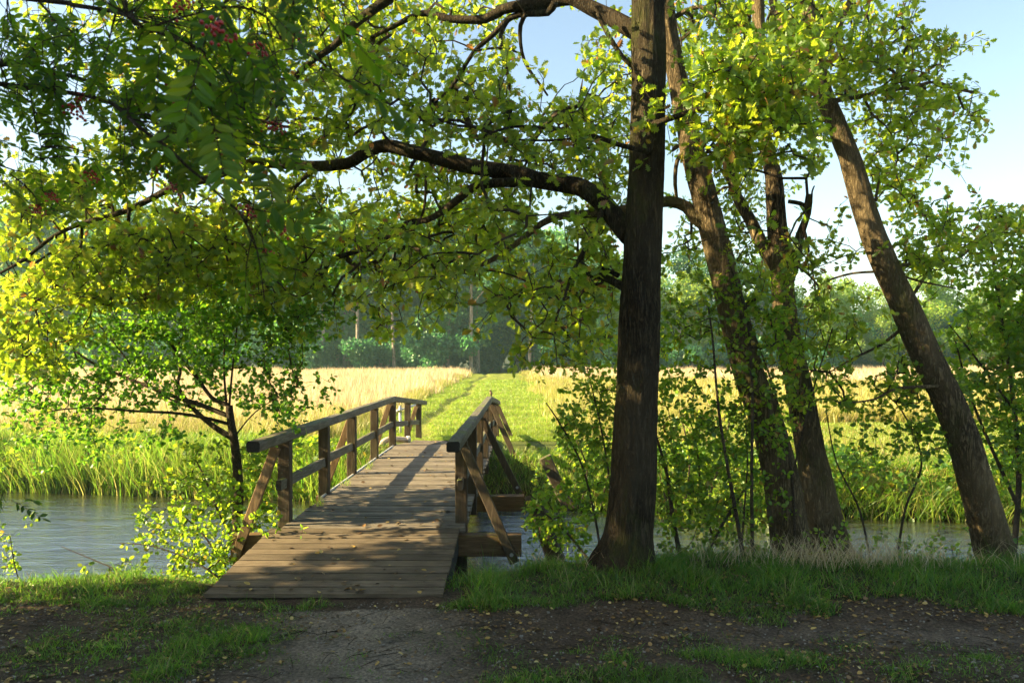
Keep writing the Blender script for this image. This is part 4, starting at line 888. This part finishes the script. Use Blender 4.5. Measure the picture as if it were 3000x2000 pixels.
n = 230; yb = 7.35 + 14 * rng.random(n) ** 2.0; xb = rng.uniform(-2.85, -.85, n); X = xb + SK * yb; Z = np.where(yb < 9.22, .03 + .19 * (yb - 7.3) / 1.92, np.array([deck_z(v) for v in yb]))
V, f = flat_leaves(X, yb, Z, rng.uniform(.04, .075, n), T_HAZEL, .3, .004); o = mesh_obj('deck_leaves', V, [(f, 0)], M['litter']); tag(o, 'small yellow fallen leaves lying on the bridge deck', 'leaf litter', kind='stuff')
mb = MB()
for _ in range(420):
    x, y = rng.uniform(-5, 6), rng.uniform(5, 7.4); a = rng.uniform(0, 6.28); L = rng.uniform(.05, .28)
    if -2.9 < x < -.65 and y > 7.2: continue
    z = float(height(np.array(x), np.array(y))) + .008; d = np.array([math.cos(a), math.sin(a), 0]) * L
    tube(mb, [(x, y, z), (x + d[0] * .5 + rng.normal(0, .01), y + d[1] * .5, z + .006), (x + d[0], y + d[1], z)], [.0022, .003, .0012], 4)
o = mb.build('fallen_twigs', M['bark_fine'], None, True); tag(o, 'dry thin twigs scattered on the dirt path', 'twigs', kind='stuff')
mb = MB(); 
for _ in range(4200):
    x, y = rng.uniform(-4.5, 6.5), rng.uniform(5, 7.25); r = rng.uniform(.004, .011) * (1.8 if rng.random() < .08 else 1); z = float(height(np.array(x), np.array(y)))
    if -2.9 < x < -.65 and y > 7.2: continue
    q = nrm(rng.normal(size=(8, 3)) * .3 + np.array([(a, b_, c_) for a in (-1, 1) for b_ in (-1, 1) for c_ in (-1, 1)])) * r * np.array([1.2, 1, .7]); 
    mb.add(q + np.array([x, y, z + r * .3]), [(0, 1, 3, 2), (4, 6, 7, 5), (0, 4, 5, 1), (2, 3, 7, 6), (0, 2, 6, 4), (1, 5, 7, 3)])
o = mb.build('grit', M['stone']); tag(o, 'small stones and grit in the dirt path', 'grit', kind='stuff')

# ------------------------------------------------------------------ far wood
def wood_proto(kind, seed):
    r = np.random.default_rng(seed); lobes = []; limbs = []
    if kind == 'pine': H, rt = 17, .22; lobes = [((r.normal(0, 1.3), r.normal(0, 1.3), z), r.uniform(1.2, 2.2), r.uniform(.7, 1.2)) for z in np.linspace(9, 17, 14)]
    elif kind == 'bush': H, rt = 3.2, .08; lobes = [((r.normal(0, 1.4), r.normal(0, 1.2), r.uniform(.5, 3.2)), r.uniform(.9, 1.5), r.uniform(.8, 1.3)) for _ in range(12)]
    elif kind == 'shade': H, rt = 15, .3; lobes = [((r.normal(0, 1.7), r.normal(0, 1.2), z), r.uniform(1.2, 2.1), r.uniform(1.1, 1.8)) for z in np.linspace(1.5, 15, 34)]
    else: H, rt = 15, .25; lobes = [((r.normal(0, 2.1), r.normal(0, 2.1), z), r.uniform(1.5, 2.8), r.uniform(1.2, 2.0)) for z in np.linspace(3.2, 16, 23)]
    n = {'pine': 5200, 'bush': 4200, 'shade': 20000, 'tree': 8500}[kind]; C_ = []; 
    vol = np.array([a * a * b_ for _, a, b_ in lobes]); pick = r.choice(len(lobes), n, p=vol / vol.sum())
    u = nrm(r.normal(size=(n, 3))) * (r.random(n)[:, None] ** .45); c0 = np.array([l[0] for l in lobes])[pick]; sz = np.array([(a, a, b_) for _, a, b_ in lobes])[pick]
    ps = c0 + u * sz; nr = nrm(nrm(u) * .5 + r.normal(size=(n, 3)) * .8); d = nrm(np.cross(nr, r.normal(size=(n, 3))))
    s = {'pine': .34, 'bush': .34, 'shade': .34, 'tree': .42}[kind] * r.uniform(.6, 1.2, n)
    ps = ps[ps[:, 2] > .1]; k = len(ps)
    V, f = place_leaves(T_HAZEL, ps, d[:k], nr[:k], s[:k])
    mb = MB(); lean = r.normal(0, .4, 2); pp, rr = resample([(0, 0, -.3), (lean[0] * .4, lean[1] * .4, H * .35), (lean[0], lean[1], H * .9)], [rt, rt * .8, rt * .2], .5); tube(mb, pp, rr, 9)
    for (c_, a, b_) in lobes[::2]:
        j = pp[np.argmin(np.abs(pp[:, 2] - c_[2] * .75))]; tube(mb, [j, (j + np.array(c_)) / 2 + np.array([0, 0, .2]), c_], [rt * .3, rt * .2, rt * .08], 5)
    return V, f, mb
PROTO = {}
def far_tree(kind, seed, mat, x, y, s, label, cat, group, name, sx=1.0):
    key = (kind, seed, mat); z = float(height(np.array(x), np.array(y)))
    if key not in PROTO:
        V, f, mb = wood_proto(kind, seed); a = mesh_obj('crown', V, [(f, 0)], M[mat]); b_ = mb.build('trunk', M['bark_far'], None, True); PROTO[key] = (a.data, b_.data); bpy.data.objects.remove(a); bpy.data.objects.remove(b_)
    t = thing(name, label, cat, (x, y, z), group); t.scale = (s * sx, s * sx, s); t.rotation_euler = (0, 0, random.uniform(0, 6.28))
    for nm, d in zip(('crown', 'trunk'), PROTO[key]): link(bpy.data.objects.new(nm, d), t)
random.seed(5)
G1 = 'trees along the far wood edge'
lab = {'tree': 'tall hazy green broadleaf tree in the wood beyond the pale field', 'pine': 'tall pine with a bare trunk in the wood beyond the pale field', 'bright': 'sunlit yellow-green tree at the wood edge beyond the right meadow', 'bush': 'round dark green bush at the foot of the far wood'}
for row in range(3):
    for k in range(19):
        x = -64 + k * 5.6 + random.uniform(-1.6, 1.6) + row * 2.5; y = 93 + row * 6 + random.uniform(-1.5, 1.5)
        if x > 42 or (x > 12 and row < 2): continue
        kd = 'pine' if random.random() < (.5 if -24 < x < 6 else .25) else 'tree'
        s = random.uniform(.95, 1.18) * (1.0 if x < 6 else .66)
        far_tree(kd, random.choice((1, 2, 3)), 'pine_leaf' if kd == 'pine' else 'wood_leaf', x, y, s, lab[kd], kd if kd == 'pine' else 'tree', G1 + (' of pine' if kd == 'pine' else ''), 'pine_tree' if kd == 'pine' else 'broadleaf_tree')
for x, y, s in [(-13.2, 89.5, 1.0), (-9.9, 90.3, .95), (-7.4, 91.5, 1.05), (-4.6, 89.2, 1.1), (-17.5, 90, 1.0), (-21.5, 90.5, 1.05), (1.9, 90.2, .9), (-15.2, 92, 1.0), (30, 96, .8), (27, 98, .8), (22, 97, .85)]:
    far_tree('pine', random.choice((1, 2, 3)), 'pine_leaf', x, y, s, lab['pine'], 'pine', G1 + ' of pine', 'pine_tree')
for k in range(16):
    x = 14 + k * 4.6 + random.uniform(-1.5, 1.5); far_tree('tree', random.choice((4, 5)), 'bright_leaf', x, 98 + random.uniform(-4, 4), random.uniform(.58, .74), lab['bright'], 'tree', 'sunlit trees beyond the right meadow', 'broadleaf_tree')
for k in range(30):
    x = -62 + k * 3.4 + random.uniform(-1.2, 1.2)
    if -4.0 < x < .6: continue
    far_tree('bush', random.choice((1, 2)), 'bush_leaf', x, 90.5 + random.uniform(-1, 1), random.uniform(.75, 1.35), lab['bush'], 'bush', 'bushes at the foot of the far wood', 'bush')
for k in range(16): far_tree('tree', 1 + k % 3, 'wood_leaf', -60 + k * 5 + random.uniform(-1.5, 1.5), 114 + random.uniform(-1, 2), 1.0, lab['tree'], 'tree', G1, 'broadleaf_tree')
for x, y in ((-1.5, 103), (-3.4, 110), (.8, 108), (-8, 112), (4, 111)): far_tree('tree', 2, 'wood_leaf', x, y, 1.0, lab['tree'], 'tree', G1, 'broadleaf_tree')
for k in range(34):
    far_tree('bush', random.choice((1, 2)), 'bush_leaf', -66 + k * 4 + random.uniform(-1, 1), 106 + random.uniform(-2, 8), random.uniform(1.7, 2.6), 'tall shrub of the dark underwood between the far trees', 'bush', 'underwood between the far trees', 'bush')
# neighbouring trees of the near bank, to the left of the view: they shade the path
for k, (x, y, s) in enumerate([(-12.2, 4.6, .66), (-16.2, 2.6, .78), (-10.5, 1.9, .72), (-9.5, -1.2, .7), (-18.5, .2, 1.0), (-23, -.6, 1.05), (-14.5, .2, .95), (-17, -3, 1.0), (-12, -5, .95), (-22, -5, 1.0), (-9, -9, .9), (-15, -9, 1)]):
    far_tree('shade', 7, 'oak_leaf', x, y, s, 'tall leafy tree of the near bank beside the dirt path', 'tree', 'trees of the near bank beside the path', 'bank_tree')

# ------------------------------------------------------------------ haze
mb = MB(); x0, x1, y0, y1, z0, z1 = -170, 170, -60, 170, -3.2, 24
mb.add([(x0, y0, z0), (x1, y0, z0), (x1, y1, z0), (x0, y1, z0), (x0, y0, z1), (x1, y0, z1), (x1, y1, z1), (x0, y1, z1)], [(0, 3, 2, 1), (4, 5, 6, 7), (0, 1, 5, 4), (1, 2, 6, 5), (2, 3, 7, 6), (3, 0, 4, 7)])
m = NT('haze'); v = m.n('VolumePrincipled'); v.inputs['Color'].default_value = (.62, .96, .90, 1); v.inputs['Density'].default_value = .0007; v.inputs['Anisotropy'].default_value = .35
m.l(v.outputs[0], m.out.inputs['Volume'])
hz = mb.build('haze', m.m); tag(hz, 'thin bluish haze over field and far wood', 'haze', kind='stuff')
print('leaves', LEAFCOUNT)
